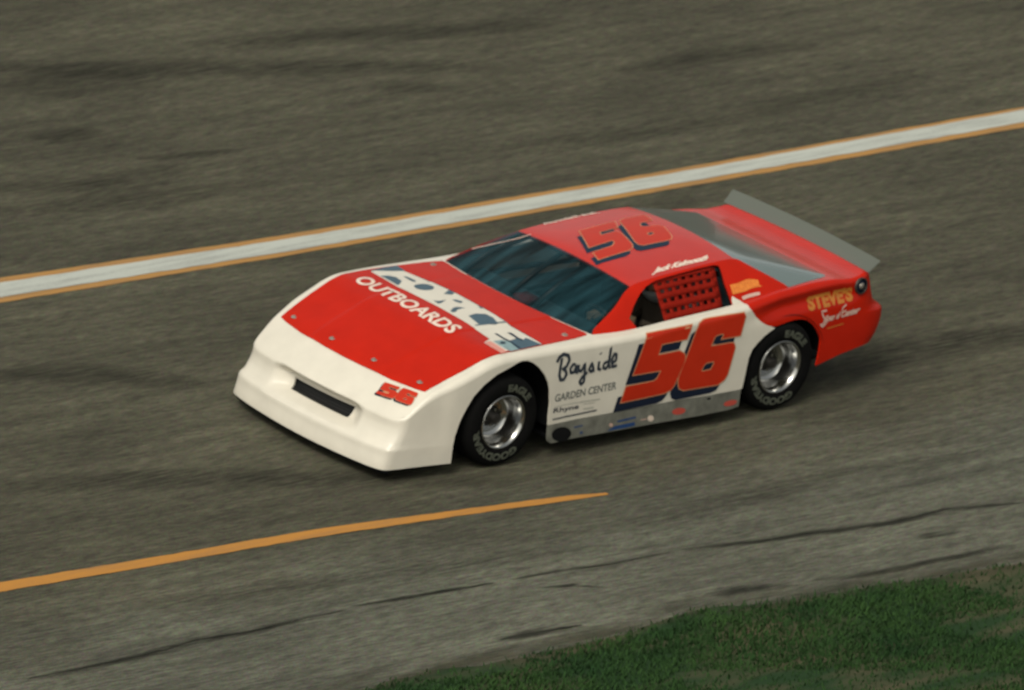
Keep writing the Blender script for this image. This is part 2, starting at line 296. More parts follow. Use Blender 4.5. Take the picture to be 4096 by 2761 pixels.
 'Y1': [(7.402,1.278),(6.119,1.35),(4.804,1.419),(3.688,1.518),(2.762,1.624),(2.318,1.671)],
 'CA1': [(8.229,2.553),(7.788,2.562),(7.399,2.558),(7.007,2.555),(6.735,2.51),(6.402,2.535),(6.216,2.549),(5.798,2.525),(5.37,2.533)],
 'CA2': [(5.344,2.502),(4.964,2.53),(4.574,2.547),(4.079,2.591)],
 'CA3': [(3.997,2.59),(3.532,2.61),(3.169,2.67),(2.482,2.683)],
 'CA4': [(2.529,2.674),(1.924,2.783),(1.404,2.837),(0.9,2.913),(0.627,2.929),(0.169,2.906),(-0.464,3.052)],
 'CB': [(4.819,3.395),(4.497,3.399),(4.039,3.436)],
 'CC': [(2.948,3.404),(2.607,3.412),(2.164,3.511)],
 'CD': [(2.016,3.504),(1.659,3.578),(1.261,3.61),(0.077,3.62)],
 'CE': [(3.951,2.773),(3.619,2.866),(3.41,3.02)],
 'CF': [(0.765,3.232),(0.563,3.248),(0.36,3.263)],
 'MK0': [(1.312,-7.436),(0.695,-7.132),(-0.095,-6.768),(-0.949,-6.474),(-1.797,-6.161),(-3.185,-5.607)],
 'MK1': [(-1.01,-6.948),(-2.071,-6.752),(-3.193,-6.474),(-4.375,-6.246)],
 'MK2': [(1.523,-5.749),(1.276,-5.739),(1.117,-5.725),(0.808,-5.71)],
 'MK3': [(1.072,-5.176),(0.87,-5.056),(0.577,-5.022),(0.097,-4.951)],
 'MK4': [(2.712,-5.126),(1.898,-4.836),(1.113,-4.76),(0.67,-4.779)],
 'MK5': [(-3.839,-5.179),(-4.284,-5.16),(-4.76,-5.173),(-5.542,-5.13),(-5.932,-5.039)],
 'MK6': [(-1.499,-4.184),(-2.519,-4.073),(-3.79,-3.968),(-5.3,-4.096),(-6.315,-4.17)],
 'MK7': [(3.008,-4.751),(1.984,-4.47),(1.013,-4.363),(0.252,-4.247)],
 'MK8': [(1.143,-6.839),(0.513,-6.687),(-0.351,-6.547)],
 'MK9': [(-0.955,0.551),(-1.74,0.416),(-2.407,0.416),(-3.563,0.624)],  # strip behind the rear wheel: car's shadow painted dark, with streaks
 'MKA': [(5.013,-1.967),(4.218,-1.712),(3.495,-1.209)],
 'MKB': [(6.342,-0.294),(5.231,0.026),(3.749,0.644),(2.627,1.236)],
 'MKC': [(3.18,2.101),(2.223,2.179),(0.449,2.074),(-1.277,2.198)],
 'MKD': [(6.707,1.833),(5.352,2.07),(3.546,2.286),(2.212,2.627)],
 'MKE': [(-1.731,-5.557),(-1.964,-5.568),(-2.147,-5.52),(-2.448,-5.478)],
 'GE': [(6.813,3.772),(6.152,3.688),(5.926,3.624),(5.777,3.637),(5.538,3.606),(5.226,3.693),(4.898,3.703),(4.484,3.693),(4.085,3.704),(3.781,3.671),(3.465,3.671),(3.247,3.537),(3.03,3.489)],
 'GE2': [(3.05,3.563),(2.815,3.641),(2.501,3.726),(2.109,3.758),(1.695,3.77),(1.197,3.848),(0.777,3.86),(0.368,3.926)],
}

# ---------------------------------------------------------------- helpers
COL = scn.collection
def tag(o, label=None, cat=None, group=None, kind=None):
    if label: o['label'] = label
    if cat: o['category'] = cat
    if group: o['group'] = group
    if kind: o['kind'] = kind
    return o
def link(name, me, mat, parent=None):
    o = bpy.data.objects.new(name, me); COL.objects.link(o)
    if mat is not None: me.materials.append(mat)
    if parent is not None: o.parent = parent
    return o
def empty(name, loc=(0, 0, 0)):
    o = bpy.data.objects.new(name, None); o.location = loc; COL.objects.link(o); o.empty_display_size = .2
    return o
def build(name, bm, mat, parent=None, smooth=True):
    me = bpy.data.meshes.new(name); bm.to_mesh(me); bm.free()
    if smooth: me.shade_smooth()
    return link(name, me, mat, parent)
def solid(o, t, offset=-1):
    m = o.modifiers.new('thickness', 'SOLIDIFY'); m.thickness = t; m.offset = offset; return o

def lift(f, u, v, off, out, e=2e-3):
    p = Vector(f(u, v))
    if abs(off) < 1e-9: return p
    a = Vector(f(u + e, v)) - Vector(f(u - e, v)); b = Vector(f(u, v + e)) - Vector(f(u, v - e))
    n = a.cross(b)
    if n.length < 1e-12: return p + Vector(out) * off
    n.normalize()
    if n.dot(Vector(out)) < 0: n = -n
    return p + n * off

def dens(P, d, closed=True):
    Q = []; n = len(P)
    for i in range(n if closed else n - 1):
        a, b = P[i], P[(i + 1) % n]
        k = max(1, int(math.ceil(math.hypot(a[0] - b[0], a[1] - b[1]) / d)))
        for j in range(k): Q.append((a[0] + (b[0] - a[0]) * j / k, a[1] + (b[1] - a[1]) * j / k))
    if not closed: Q.append(P[-1])
    return Q

def patch(name, f, outline, mat, parent, du=.05, dv=.05, holes=(), off=0.0, out=(0, 0, 1), cu=None, cv=None, conv=None, thick=None, smooth=True, ed=None, extra=None):
    """a skin: the polygon is cut by a grid in surface coordinates, then every vertex is laid on the surface f"""
    loops = [dens(list(L), ed or min(du, dv)) for L in [outline] + list(holes)]
    if conv: loops = [[conv(*p) for p in L] for L in loops]
    cl = []
    for L in loops:
        M = [p for i, p in enumerate(L) if math.hypot(p[0] - L[i - 1][0], p[1] - L[i - 1][1]) > 1e-5]
        cl.append(M)
    V3 = [[Vector((a, b, 0)) for a, b in L] for L in cl]
    tris = tessellate_polygon(V3)
    flat = [v for L in V3 for v in L]
    bm = bmesh.new(); vs = [bm.verts.new(v) for v in flat]
    for t in tris:
        try: bm.faces.new([vs[i] for i in t])
        except ValueError: pass
    us = [v.x for v in flat]; ws = [v.y for v in flat]
    if cu is None: cu = [min(us) + du * k for k in range(1, int((max(us) - min(us)) / du) + 1)]
    if cv is None: cv = [min(ws) + dv * k for k in range(1, int((max(ws) - min(ws)) / dv) + 1)]
    for c, no in [(c, (1, 0, 0)) for c in cu if min(us) < c < max(us)] + [(c, (0, 1, 0)) for c in cv if min(ws) < c < max(ws)]:
        bmesh.ops.bisect_plane(bm, geom=bm.verts[:] + bm.edges[:] + bm.faces[:], dist=1e-6, plane_co=(c, 0, 0) if no[0] else (0, c, 0), plane_no=no)
    bmesh.ops.dissolve_degenerate(bm, dist=1e-5, edges=bm.edges[:])
    bmesh.ops.join_triangles(bm, faces=bm.faces[:], cmp_seam=False, cmp_sharp=False, cmp_uvs=False, cmp_vcols=False, cmp_materials=False, angle_face_threshold=3.2, angle_shape_threshold=.9)
    o_ = Vector(out); nrm = []
    for v in bm.verts:
        u_, w_ = v.co.x, v.co.y; e = 3e-3
        a = Vector(f(u_ + e, w_)) - Vector(f(u_ - e, w_)); c = Vector(f(u_, w_ + e)) - Vector(f(u_, w_ - e)); n = a.cross(c)
        n = n.normalized() if n.length > 1e-12 else o_.normalized()
        if n.dot(o_) < 0: n = -n
        v.co = Vector(f(u_, w_)) + n * off; nrm.append((v.co.copy(), n))
    lay = bm.verts.layers.float_vector.new('n')
    for v, (_, n) in zip(bm.verts, nrm): v[lay] = n
    bmesh.ops.remove_doubles(bm, verts=bm.verts[:], dist=1e-5)
    bm.normal_update()
    bmesh.ops.recalc_face_normals(bm, faces=bm.faces[:])
    s = Vector((0, 0, 0))
    for fc in bm.faces: s += fc.normal * fc.calc_area()
    if s.dot(Vector(out)) < 0: bmesh.ops.reverse_faces(bm, faces=bm.faces[:])
    bm.faces.ensure_lookup_table()
    skirt = set()
    if thick:                                  # the panel's edge is folded inwards
        be = [e for e in bm.edges if len(e.link_faces) == 1]
        r = bmesh.ops.extrude_edge_only(bm, edges=be)
        for g_ in r['geom']:
            if isinstance(g_, bmesh.types.BMVert): g_.co = g_.co - Vector(g_[lay]) * thick
            elif isinstance(g_, bmesh.types.BMFace): skirt.add(g_)
    bm.normal_update(); bm.faces.index_update()
    ln = []
    for fc in bm.faces:
        for lp_ in fc.loops:
            n = Vector(lp_.vert[lay]) if fc not in skirt else fc.normal
            ln.append(n.normalized() if n.length > 1e-6 else fc.normal.copy())
    me = bpy.data.meshes.new(name); bm.to_mesh(me); bm.free(); me.shade_smooth()
    if smooth: me.normals_split_custom_set([tuple(n) for n in ln])
    return link(name, me, mat, parent)

def ribbon(P, wd):
    """outline of a stroke of width wd along the points"""
    L = []; R = []
    for i, p in enumerate(P):
        a = P[max(i - 1, 0)]; b = P[min(i + 1, len(P) - 1)]
        dx, dy = b[0] - a[0], b[1] - a[1]; l = math.hypot(dx, dy) or 1
        L.append((p[0] - dy / l * wd / 2, p[1] + dx / l * wd / 2)); R.append((p[0] + dy / l * wd / 2, p[1] - dx / l * wd / 2))
    return L, R
def stroke(name, f, P, wd, mat, parent, off, out, rise=0.0, bm=None, sub=.02):
    P = dens(P, sub, closed=False); L, R = ribbon(P, wd)
    own = bm is None
    if own: bm = bmesh.new()
    prev = None; n = len(P)
    for i in range(n):
        o_ = off + rise * i / n
        a = bm.verts.new(lift(f, *L[i], o_, out)); b = bm.verts.new(lift(f, *R[i], o_, out))
        if prev: bm.faces.new((prev[0], prev[1], b, a))
        prev = (a, b)
    if own: return build(name, bm, mat, parent)
    return bm

def text(name, s, f, q, mat, parent, off, out, bold=.0, shear=0.0):
    """flat lettering laid on the surface: q = bottom left, bottom right, top left of the word in surface coordinates"""
    cu = bpy.data.curves.new(name, 'FONT'); cu.body = s; cu.offset = bold; cu.shear = shear; cu.resolution_u = 3
    to = bpy.data.objects.new(name, cu); COL.objects.link(to)
    bpy.context.view_layer.update()
    dg = bpy.context.evaluated_depsgraph_get()
    me = bpy.data.meshes.new_from_object(to.evaluated_get(dg))
    bpy.data.objects.remove(to); bpy.data.curves.remove(cu)
    xs = [v.co.x for v in me.vertices]; ys = [v.co.y for v in me.vertices]
    x0, x1, y0, y1 = min(xs), max(xs), min(ys), max(ys)
    bm = bmesh.new(); bm.from_mesh(me); bpy.data.meshes.remove(me)
    bmesh.ops.triangulate(bm, faces=bm.faces[:])
    for k in range(1, len(s) * 2):
        bmesh.ops.bisect_plane(bm, geom=bm.verts[:] + bm.edges[:] + bm.faces[:], dist=1e-6, plane_co=(x0 + (x1 - x0) * k / (2 * len(s)), 0, 0), plane_no=(1, 0, 0))
    for k in range(1, 5):
        bmesh.ops.bisect_plane(bm, geom=bm.verts[:] + bm.edges[:] + bm.faces[:], dist=1e-6, plane_co=(0, y0 + (y1 - y0) * k / 5, 0), plane_no=(0, 1, 0))
    A, B, Cc = q
    for v in bm.verts:
        a = (v.co.x - x0) / (x1 - x0); b = (v.co.y - y0) / (y1 - y0)
        uu = A[0] + (B[0] - A[0]) * a + (Cc[0] - A[0]) * b; vv = A[1] + (B[1] - A[1]) * a + (Cc[1] - A[1]) * b
        v.co = lift(f, uu, vv, off, out)
    return build(name, bm, mat, parent)

def tube(bm, pts, r, n=10, caps=True):
    pts = [Vector(p) for p in pts]; rings = []
    for i, p in enumerate(pts):
        d = (pts[min(i + 1, len(pts) - 1)] - pts[max(i - 1, 0)]).normalized()
        a = d.orthogonal().normalized() if i == 0 else (pa - d * pa.dot(d)).normalized()
        pa = a; b = d.cross(a); rr = r[i] if isinstance(r, (list, tuple)) else r
        rings.append([bm.verts.new(p + a * rr * math.cos(2 * math.pi * k / n) + b * rr * math.sin(2 * math.pi * k / n)) for k in range(n)])
    for q in range(len(rings) - 1):
        for k in range(n): bm.faces.new((rings[q][k], rings[q][(k + 1) % n], rings[q + 1][(k + 1) % n], rings[q + 1][k]))
    if caps: bm.faces.new(rings[0][::-1]); bm.faces.new(rings[-1])
    return bm
def box(bm, x0, x1, y0, y1, z0, z1, bev=0):
    r = bmesh.ops.create_cube(bm, size=1)
    for v in r['verts']: v.co = Vector((x0 + (x1 - x0) * (v.co.x + .5), y0 + (y1 - y0) * (v.co.y + .5), z0 + (z1 - z0) * (v.co.z + .5)))
    if bev: bmesh.ops.bevel(bm, geom=list({e for v in r['verts'] for e in v.link_edges}), offset=bev, segments=2, affect='EDGES')
    return bm
def lathe(bm, prof, cx, cz, n=64, closed=False):
    """profile of (radius, y) turned round the wheel axis"""
    rings = [[bm.verts.new((cx + r * math.cos(2 * math.pi * k / n), y, cz + r * math.sin(2 * math.pi * k / n))) for k in range(n)] for r, y in prof]
    for i in range(len(prof) - (0 if closed else 1)):
        A, B = rings[i], rings[(i + 1) % len(prof)]
        for k in range(n): bm.faces.new((A[k], A[(k + 1) % n], B[(k + 1) % n], B[k]))
    return rings

# ---------------------------------------------------------------- materials
def N(nt, t, **kw):
    n = nt.nodes.new('ShaderNode' + t)
    for k, v in kw.items(): setattr(n, k, v)
    return n
def newmat(name):
    m = bpy.data.materials.new(name); m.use_nodes = True
    return m, m.node_tree, m.node_tree.nodes['Principled BSDF']
def paint(name, col, rough=.3, coat=.5, metal=0, var=.06, vscale=6, bump=0.0, spec=.5, cior=1.5):
    m, nt, b = newmat(name); L = nt.links
    tc = N(nt, 'TexCoord'); no = N(nt, 'TexNoise'); no.inputs['Scale'].default_value = vscale; no.inputs['Detail'].default_value = 6
    L.new(tc.outputs['Object'], no.inputs['Vector'])
    cr = N(nt, 'ValToRGB'); cr.color_ramp.elements[0].position = .3; cr.color_ramp.elements[1].position = .7
    cr.color_ramp.elements[0].color = (*[c * (1 - var) for c in col], 1); cr.color_ramp.elements[1].color = (*[min(c * (1 + var), 1) for c in col], 1)
    L.new(no.outputs['Fac'], cr.inputs[0]); L.new(cr.outputs[0], b.inputs['Base Color'])
    b.inputs['Roughness'].default_value = rough; b.inputs['Metallic'].default_value = metal
    b.inputs['Coat Weight'].default_value = coat; b.inputs['Coat Roughness'].default_value = .2; b.inputs['Coat IOR'].default_value = cior; b.inputs['Specular IOR Level'].default_value = spec
    mr = N(nt, 'MapRange'); mr.inputs['To Min'].default_value = max(rough - .08, .02); mr.inputs['To Max'].default_value = rough + .1
    L.new(no.outputs['Fac'], mr.inputs['Value']); L.new(mr.outputs[0], b.inputs['Roughness'])
    if bump:
        n2 = N(nt, 'TexNoise'); n2.inputs['Scale'].default_value = 3.0; n2.inputs['Detail'].default_value = 2
        L.new(tc.outputs['Object'], n2.inputs['Vector'])
        bp = N(nt, 'Bump'); bp.inputs['Strength'].default_value = bump; bp.inputs['Distance'].default_value = .05
        L.new(n2.outputs['Fac'], bp.inputs['Height']); L.new(bp.outputs[0], b.inputs['Normal']); L.new(bp.outputs[0], b.inputs['Coat Normal'])
    return m
M = {}
M['red'] = paint('red_paint', (.44, .012, .0025), .42, .5, bump=.08, spec=.0, cior=1.45)
M['red2'] = paint('polished_red_paint', (.47, .0125, .0025), .42, .9, bump=.10, spec=.0, cior=2.0)
M['white'] = paint('white_paint', (.64, .60, .515), .4, .25, bump=.06, var=.045)
M['numred'] = paint('number_red', (.46, .020, .003), .45, .3, spec=.2)
M['tan'] = paint('number_outline', (.55, .25, .12), .4, .2)
M['navy'] = paint('navy_vinyl', (.007, .012, .028), .5, .0, spec=.2)
M['navy2'] = paint('roof_navy_vinyl', (.008, .022, .045), .5, .0, spec=.2)
M['teal'] = paint('grey_blue_vinyl', (.040, .085, .118), .4, .15, var=.2, vscale=30)
M['teal2'] = paint('pale_blue_vinyl', (.20, .30, .31), .4, .3, var=.25, vscale=30)
M['pink'] = paint('faded_pink_vinyl', (.62, .25, .2), .4, .2)
M['gold'] = paint('gold_vinyl', (.50, .17, .018), .4, .2, var=.15, vscale=40)
M['orange'] = paint('orange_vinyl', (.72, .22, .03), .4, .2)
M['orange2'] = paint('orange_vinyl_dark', (.60, .15, .02), .4, .2)
M['cream'] = paint('cream_vinyl', (.76, .62, .52), .4, .2)
M['cream2'] = paint('dull_cream_vinyl', (.60, .40, .33), .4, .2)
M['ink'] = paint('black_ink', (.022, .03, .045), .45, .1)
M['ink2'] = paint('grey_ink', (.12, .13, .12), .5, .1)
M['ink3'] = paint('faint_grey_ink', (.42, .41, .35), .5, .1)
M['bare'] = paint('bare_aluminium', (.20, .20, .17), .5, 0, metal=.35, var=.25, vscale=14)
M['blue'] = paint('blue_vinyl', (.01, .05, .17), .4, .2)
M['blob'] = paint('red_sticker', (.50, .07, .05), .4, .2)
M['black'] = paint('black_liner', (.004, .0045, .005), .85, 0, spec=.15)
M['chassis'] = paint('dark_chassis', (.006, .007, .008), .8, 0, spec=.2)
M['tube'] = paint('roll_bar_paint', (.010, .011, .012), .4, .1)
M['dash'] = paint('blue_grey_cockpit', (.032, .090, .110), .6, 0, var=.4)
M['rubber'] = paint('tyre_rubber', (.0035, .0035, .0035), .9, 0, var=.25, vscale=20, spec=.12)
M['tyretext'] = paint('tyre_lettering', (.075, .082, .06), .8, 0, var=.3, vscale=30)
M['chrome'] = paint('polished_rim', (.42, .42, .41), .14, 0, metal=1.0, var=.1)
M['hubm'] = paint('hub_dark', (.05, .045, .04), .5, 0, metal=.6)
M['pin'] = paint('pin_metal', (.30, .27, .23), .4, 0, metal=.5)
M['netm'] = paint('net_webbing', (.20, .010, .005), .9, 0, var=.15, vscale=40, spec=.05)
M['suit'] = paint('tan_suit', (.045, .034, .022), .9, 0)
M['glove'] = paint('tan_glove', (.30, .22, .13), .9, 0)
M['helmet'] = paint('helmet_white', (.28, .30, .30), .3, .3)
M['skin'] = paint('skin', (.42, .22, .14), .6, 0)
M['mesh'] = paint('grille_mesh', (.006, .006, .006), .6, 0)
M['green'] = paint('green_sticker', (.05, .35, .08), .5, 0)

def glass(name, tint, alpha, rough=.05, bump=.15, spec=.5, coat=.1):
    m, nt, b = newmat(name); L = nt.links
    b.inputs['Base Color'].default_value = (*tint, 1); b.inputs['Roughness'].default_value = rough; b.inputs['Alpha'].default_value = alpha
    b.inputs['Specular IOR Level'].default_value = spec; b.inputs['Coat Weight'].default_value = coat; b.inputs['Coat Roughness'].default_value = .15; b.inputs['Coat IOR'].default_value = 1.7
    tc = N(nt, 'TexCoord'); n2 = N(nt, 'TexNoise'); n2.inputs['Scale'].default_value = 2.2
    L.new(tc.outputs['Object'], n2.inputs['Vector'])
    bp = N(nt, 'Bump'); bp.inputs['Strength'].default_value = bump; bp.inputs['Distance'].default_value = .05
    L.new(n2.outputs['Fac'], bp.inputs['Height']); L.new(bp.outputs[0], b.inputs['Normal'])
    return m
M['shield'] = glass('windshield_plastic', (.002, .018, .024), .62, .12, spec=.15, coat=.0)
_nt = M['shield'].node_tree; _b = _nt.nodes['Principled BSDF']      # reflection streaks painted into the base colour
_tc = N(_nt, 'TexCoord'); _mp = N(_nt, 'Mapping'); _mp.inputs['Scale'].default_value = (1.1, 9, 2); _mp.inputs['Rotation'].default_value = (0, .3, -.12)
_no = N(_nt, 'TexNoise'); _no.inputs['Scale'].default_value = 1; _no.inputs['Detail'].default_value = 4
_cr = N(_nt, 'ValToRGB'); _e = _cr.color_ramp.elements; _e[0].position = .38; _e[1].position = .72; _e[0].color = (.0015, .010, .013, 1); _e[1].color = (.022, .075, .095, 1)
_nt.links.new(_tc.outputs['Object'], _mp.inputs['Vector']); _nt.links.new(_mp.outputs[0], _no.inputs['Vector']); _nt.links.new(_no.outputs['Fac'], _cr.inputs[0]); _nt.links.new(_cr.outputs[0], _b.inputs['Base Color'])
M['rglass'] = glass('rear_window_plastic', (.15, .20, .195), .88, .16, spec=1.0, coat=1.0)
M['spoil'] = glass('spoiler_plastic', (.125, .14, .12), .68, .4)

# ground ------------------------------------------------------------------
def asphalt():
    m, nt, b = newmat('worn_asphalt'); L = nt.links
    tc = N(nt, 'TexCoord')
    def noise(sx, sy, det=4, rough=.55, rot=.012):
        mp = N(nt, 'Mapping'); mp.inputs['Scale'].default_value = (sx, sy, 1); mp.inputs['Rotation'].default_value = (0, 0, rot)
        L.new(tc.outputs['Object'], mp.inputs['Vector'])
        n = N(nt, 'TexNoise'); n.inputs['Scale'].default_value = 1; n.inputs['Detail'].default_value = det; n.inputs['Roughness'].default_value = rough
        L.new(mp.outputs[0], n.inputs['Vector']); return n.outputs['Fac']
    def rng(src, lo, hi, a, c):
        r = N(nt, 'MapRange'); r.inputs[1].default_value = lo; r.inputs[2].default_value = hi; r.inputs[3].default_value = a; r.inputs[4].default_value = c
        L.new(src, r.inputs[0]); return r.outputs[0]
    def mul(a, c):
        q = N(nt, 'Math', operation='MULTIPLY'); L.new(a, q.inputs[0])
        if isinstance(c, float): q.inputs[1].default_value = c
        else: L.new(c, q.inputs[1])
        return q.outputs[0]
    sep = N(nt, 'SeparateXYZ'); L.new(tc.outputs['Object'], sep.inputs[0])
    # apron (inside the yellow line) is a lighter mix
    edge = noise(.7, 1.2, 3)
    ad = N(nt, 'Math', operation='ADD'); L.new(sep.outputs['Y'], ad.inputs[0]); L.new(rng(edge, .3, .7, -.35, .35), ad.inputs[1])
    xr = N(nt, 'Math', operation='MULTIPLY'); L.new(sep.outputs['X'], xr.inputs[0]); xr.inputs[1].default_value = -.045
    ad2 = N(nt, 'Math', operation='ADD'); L.new(ad.outputs[0], ad2.inputs[0]); L.new(xr.outputs[0], ad2.inputs[1])
    apron = rng(ad2.outputs[0], 1.05, 2.3, 0, 1)
    mix = N(nt, 'Mix', data_type='RGBA'); L.new(apron, mix.inputs[0])
    mix.inputs[6].default_value = (.0665, .0635, .0425, 1); mix.inputs[7].default_value = (.096, .097, .073, 1)
    # streaks, patches, aggregate
    f1 = rng(noise(.9, 8, 5, .6), .32, .68, .74, 1.24)           # long worn streaks
    f2 = rng(noise(7, 38, 4, .65, .3), .3, .7, .50, 1.5)       # brushed aggregate, runs a little askew
    f3 = rng(noise(.35, .9, 4), .3, .7, .72, 1.2)
    f4 = rng(noise(150, 150, 2, .7), .3, .7, .78, 1.22)
    dk = rng(noise(.45, 3.2, 4, .65, -.03), .60, .72, 1.0, .66)         # rubber marks
    f = mul(mul(mul(mul(f1, f2), f3), f4), dk)
    # darker groove where the cars run outside the white line, up track and left
    vm = N(nt, 'VectorMath', operation='SCALE'); L.new(mix.outputs[2], vm.inputs[0]); L.new(f, vm.inputs['Scale'])
    # coloured speckle
    hu = N(nt, 'TexNoise'); hu.inputs['Scale'].default_value = 70; hu.inputs['Detail'].default_value = 2; L.new(tc.outputs['Object'], hu.inputs['Vector'])
    mc = N(nt, 'Mix', data_type='RGBA', blend_type='MULTIPLY'); mc.inputs[0].default_value = .7
    sc = N(nt, 'VectorMath', operation='SCALE'); sc.inputs['Scale'].default_value = 2.0; L.new(hu.outputs['Color'], sc.inputs[0])
    L.new(vm.outputs[0], mc.inputs[6]); L.new(sc.outputs[0], mc.inputs[7]); L.new(mc.outputs[2], b.inputs['Base Color'])
    b.inputs['Roughness'].default_value = .93; b.inputs['Specular IOR Level'].default_value = .25
    bp = N(nt, 'Bump'); bp.inputs['Strength'].default_value = .5; bp.inputs['Distance'].default_value = .012
    L.new(noise(60, 90, 5, .7), bp.inputs['Height']); L.new(bp.outputs[0], b.inputs['Normal'])
    return m
def linepaint(name, col, wear=.5):
    m, nt, b = newmat(name); L = nt.links
    tc = N(nt, 'TexCoord'); mp = N(nt, 'Mapping'); mp.inputs['Scale'].default_value = (1.3, 14, 1); L.new(tc.outputs['Object'], mp.inputs['Vector'])
    n = N(nt, 'TexNoise'); n.inputs['Detail'].default_value = 6; n.inputs['Scale'].default_value = 1; n.inputs['Roughness'].default_value = .6; L.new(mp.outputs[0], n.inputs['Vector'])
    g = N(nt, 'TexNoise'); g.inputs['Scale'].default_value = 90; g.inputs['Detail'].default_value = 3; L.new(tc.outputs['Object'], g.inputs['Vector'])
    ad = N(nt, 'Math', operation='ADD'); L.new(n.outputs['Fac'], ad.inputs[0])
    s_ = N(nt, 'Math', operation='MULTIPLY'); s_.inputs[1].default_value = .5; L.new(g.outputs['Fac'], s_.inputs[0]); L.new(s_.outputs[0], ad.inputs[1])
    cr = N(nt, 'ValToRGB'); e = cr.color_ramp.elements
    e[0].position = .5; e[0].color = (*[c * (1 - wear) + .07 * wear for c in col], 1); e[1].position = .82; e[1].color = (*col, 1)
    L.new(ad.outputs[0], cr.inputs[0]); L.new(cr.outputs[0], b.inputs['Base Color']); b.inputs['Roughness'].default_value = .85
    return m
def simple_noise(name, c0, c1, scale, rough=.95, lo=.35, hi=.65, stretch=(1, 1, 1)):
    m, nt, b = newmat(name); L = nt.links
    tc = N(nt, 'TexCoord'); mp = N(nt, 'Mapping'); mp.inputs['Scale'].default_value = stretch; L.new(tc.outputs['Object'], mp.inputs['Vector'])
    n = N(nt, 'TexNoise'); n.inputs['Scale'].default_value = scale; n.inputs['Detail'].default_value = 6; L.new(mp.outputs[0], n.inputs['Vector'])
    cr = N(nt, 'ValToRGB'); e = cr.color_ramp.elements; e[0].position = lo; e[1].position = hi; e[0].color = (*c0, 1); e[1].color = (*c1, 1)
    L.new(n.outputs['Fac'], cr.inputs[0]); L.new(cr.outputs[0], b.inputs['Base Color']); b.inputs['Roughness'].default_value = rough
    b.inputs['Specular IOR Level'].default_value = .2
    return m
M['asphalt'] = asphalt()
M['lwhite'] = linepaint('white_line_paint', (.42, .44, .40), .45)
M['lyellow'] = linepaint('yellow_line_paint', (.37, .19, .048), .4)
M['lyellow2'] = linepaint('bright_yellow_line_paint', (.42, .185, .027), .35)
M['crack'] = simple_noise('crack_filler', (.010, .011, .008), (.030, .030, .022), 3, stretch=(1, 12, 1))
M['soil'] = simple_noise('infield_soil', (.014, .036, .012), (.085, .070, .042), 1.6, lo=.42, hi=.72, stretch=(.5, 2.2, 1))
M['grass'] = simple_noise('grass_blades', (.013, .042, .012), (.036, .080, .020), 1.8, lo=.3, hi=.75)

_m = M['crack']; _nt = _m.node_tree; _b = _nt.nodes['Principled BSDF']          # filler thins out towards its edges
_at = N(_nt, 'Attribute', attribute_name='fill'); _tc = N(_nt, 'TexCoord'); _mp = N(_nt, 'Mapping'); _mp.inputs['Scale'].default_value = (5, 30, 1)
_no = N(_nt, 'TexNoise'); _no.inputs['Scale'].default_value = 1; _no.inputs['Detail'].default_value = 4
_nt.links.new(_tc.outputs['Object'], _mp.inputs['Vector']); _nt.links.new(_mp.outputs[0], _no.inputs['Vector'])
_ad = N(_nt, 'Math', operation='ADD'); _nt.links.new(_at.outputs['Fac'], _ad.inputs[0]); _nt.links.new(_no.outputs['Fac'], _ad.inputs[1])
_mr = N(_nt, 'MapRange'); _mr.inputs[1].default_value = .45; _mr.inputs[2].default_value = 1.25; _nt.links.new(_ad.outputs[0], _mr.inputs[0]); _nt.links.new(_mr.outputs[0], _b.inputs['Alpha'])
# ---------------------------------------------------------------- the track
def sheet(name, P, z, mat, ed=.4):
    bm = bmesh.new()
    tr_ = tessellate_polygon([[Vector((a, b, 0)) for a, b in P]])
    vs = [bm.verts.new((a, b, z)) for a, b in P]
    for t in tr_: bm.faces.new([vs[i] for i in t])
    bmesh.ops.recalc_face_normals(bm, faces=bm.faces[:])
    for f_ in bm.faces:
        if f_.normal.z < 0: f_.normal_flip()
    return build(name, bm, mat, None, smooth=False)
tag(sheet('track', [(-400, -400), (400, -400), (400, 400), (-400, 400)], 0, M['asphalt']), kind='structure')

def curve_of(P, x0=-60, x1=60):
    """smooth y(x) through the points, running on straight beyond them"""
    P = sorted(P); h = hermite([p[0] for p in P], [p[1] for p in P])
    a = (P[1][1] - P[0][1]) / (P[1][0] - P[0][0]); b = (P[-1][1] - P[-2][1]) / (P[-1][0] - P[-2][0])
    def f(x):
        if x < P[0][0]: return P[0][1] + a * (x - P[0][0])
        if x > P[-1][0]: return P[-1][1] + b * (x - P[-1][0])
        return h(x)
    return f
def strip(name, fa, fb, x0, x1, z, mat, jit=.0, step=.15, taper=0):
    n = int((x1 - x0) / step); A = []; B = []
    for i in range(n + 1):
        x = x0 + (x1 - x0) * i / n
        ya, yb = fa(x), fb(x)
        A.append((x, ya + random.uniform(-jit, jit))); B.append((x, yb + random.uniform(-jit, jit)))
    bm = bmesh.new()
    va = [bm.verts.new((*p, z)) for p in A]; vb = [bm.verts.new((*p, z)) for p in B]
    for i in range(n):
        f_ = bm.faces.new((va[i], va[i + 1], vb[i + 1], vb[i]))
    bm.normal_update()
    for f_ in bm.faces:
        if f_.normal.z < 0: f_.normal_flip()
    return build(name, bm, mat, None, smooth=False)
l = [curve_of(T['L%d' % k]) for k in range(4)]
tag(strip('yellow_line', l[0], l[3], -60, 60, .004, M['lyellow'], .006), kind='structure')
tag(strip('white_line', l[1], l[2], -60, 60, .008, M['lwhite'], .006), kind='structure')
y0, y1 = curve_of(T['Y0']), curve_of(T['Y1'])
def ty(f, g, s):
    def h(x):
        k = sstep(2.2, 2.5, x); m_ = .5 * (f(x) + g(x)); return m_ + (f(x) - m_) * (.62 + .24 * k)
    return h
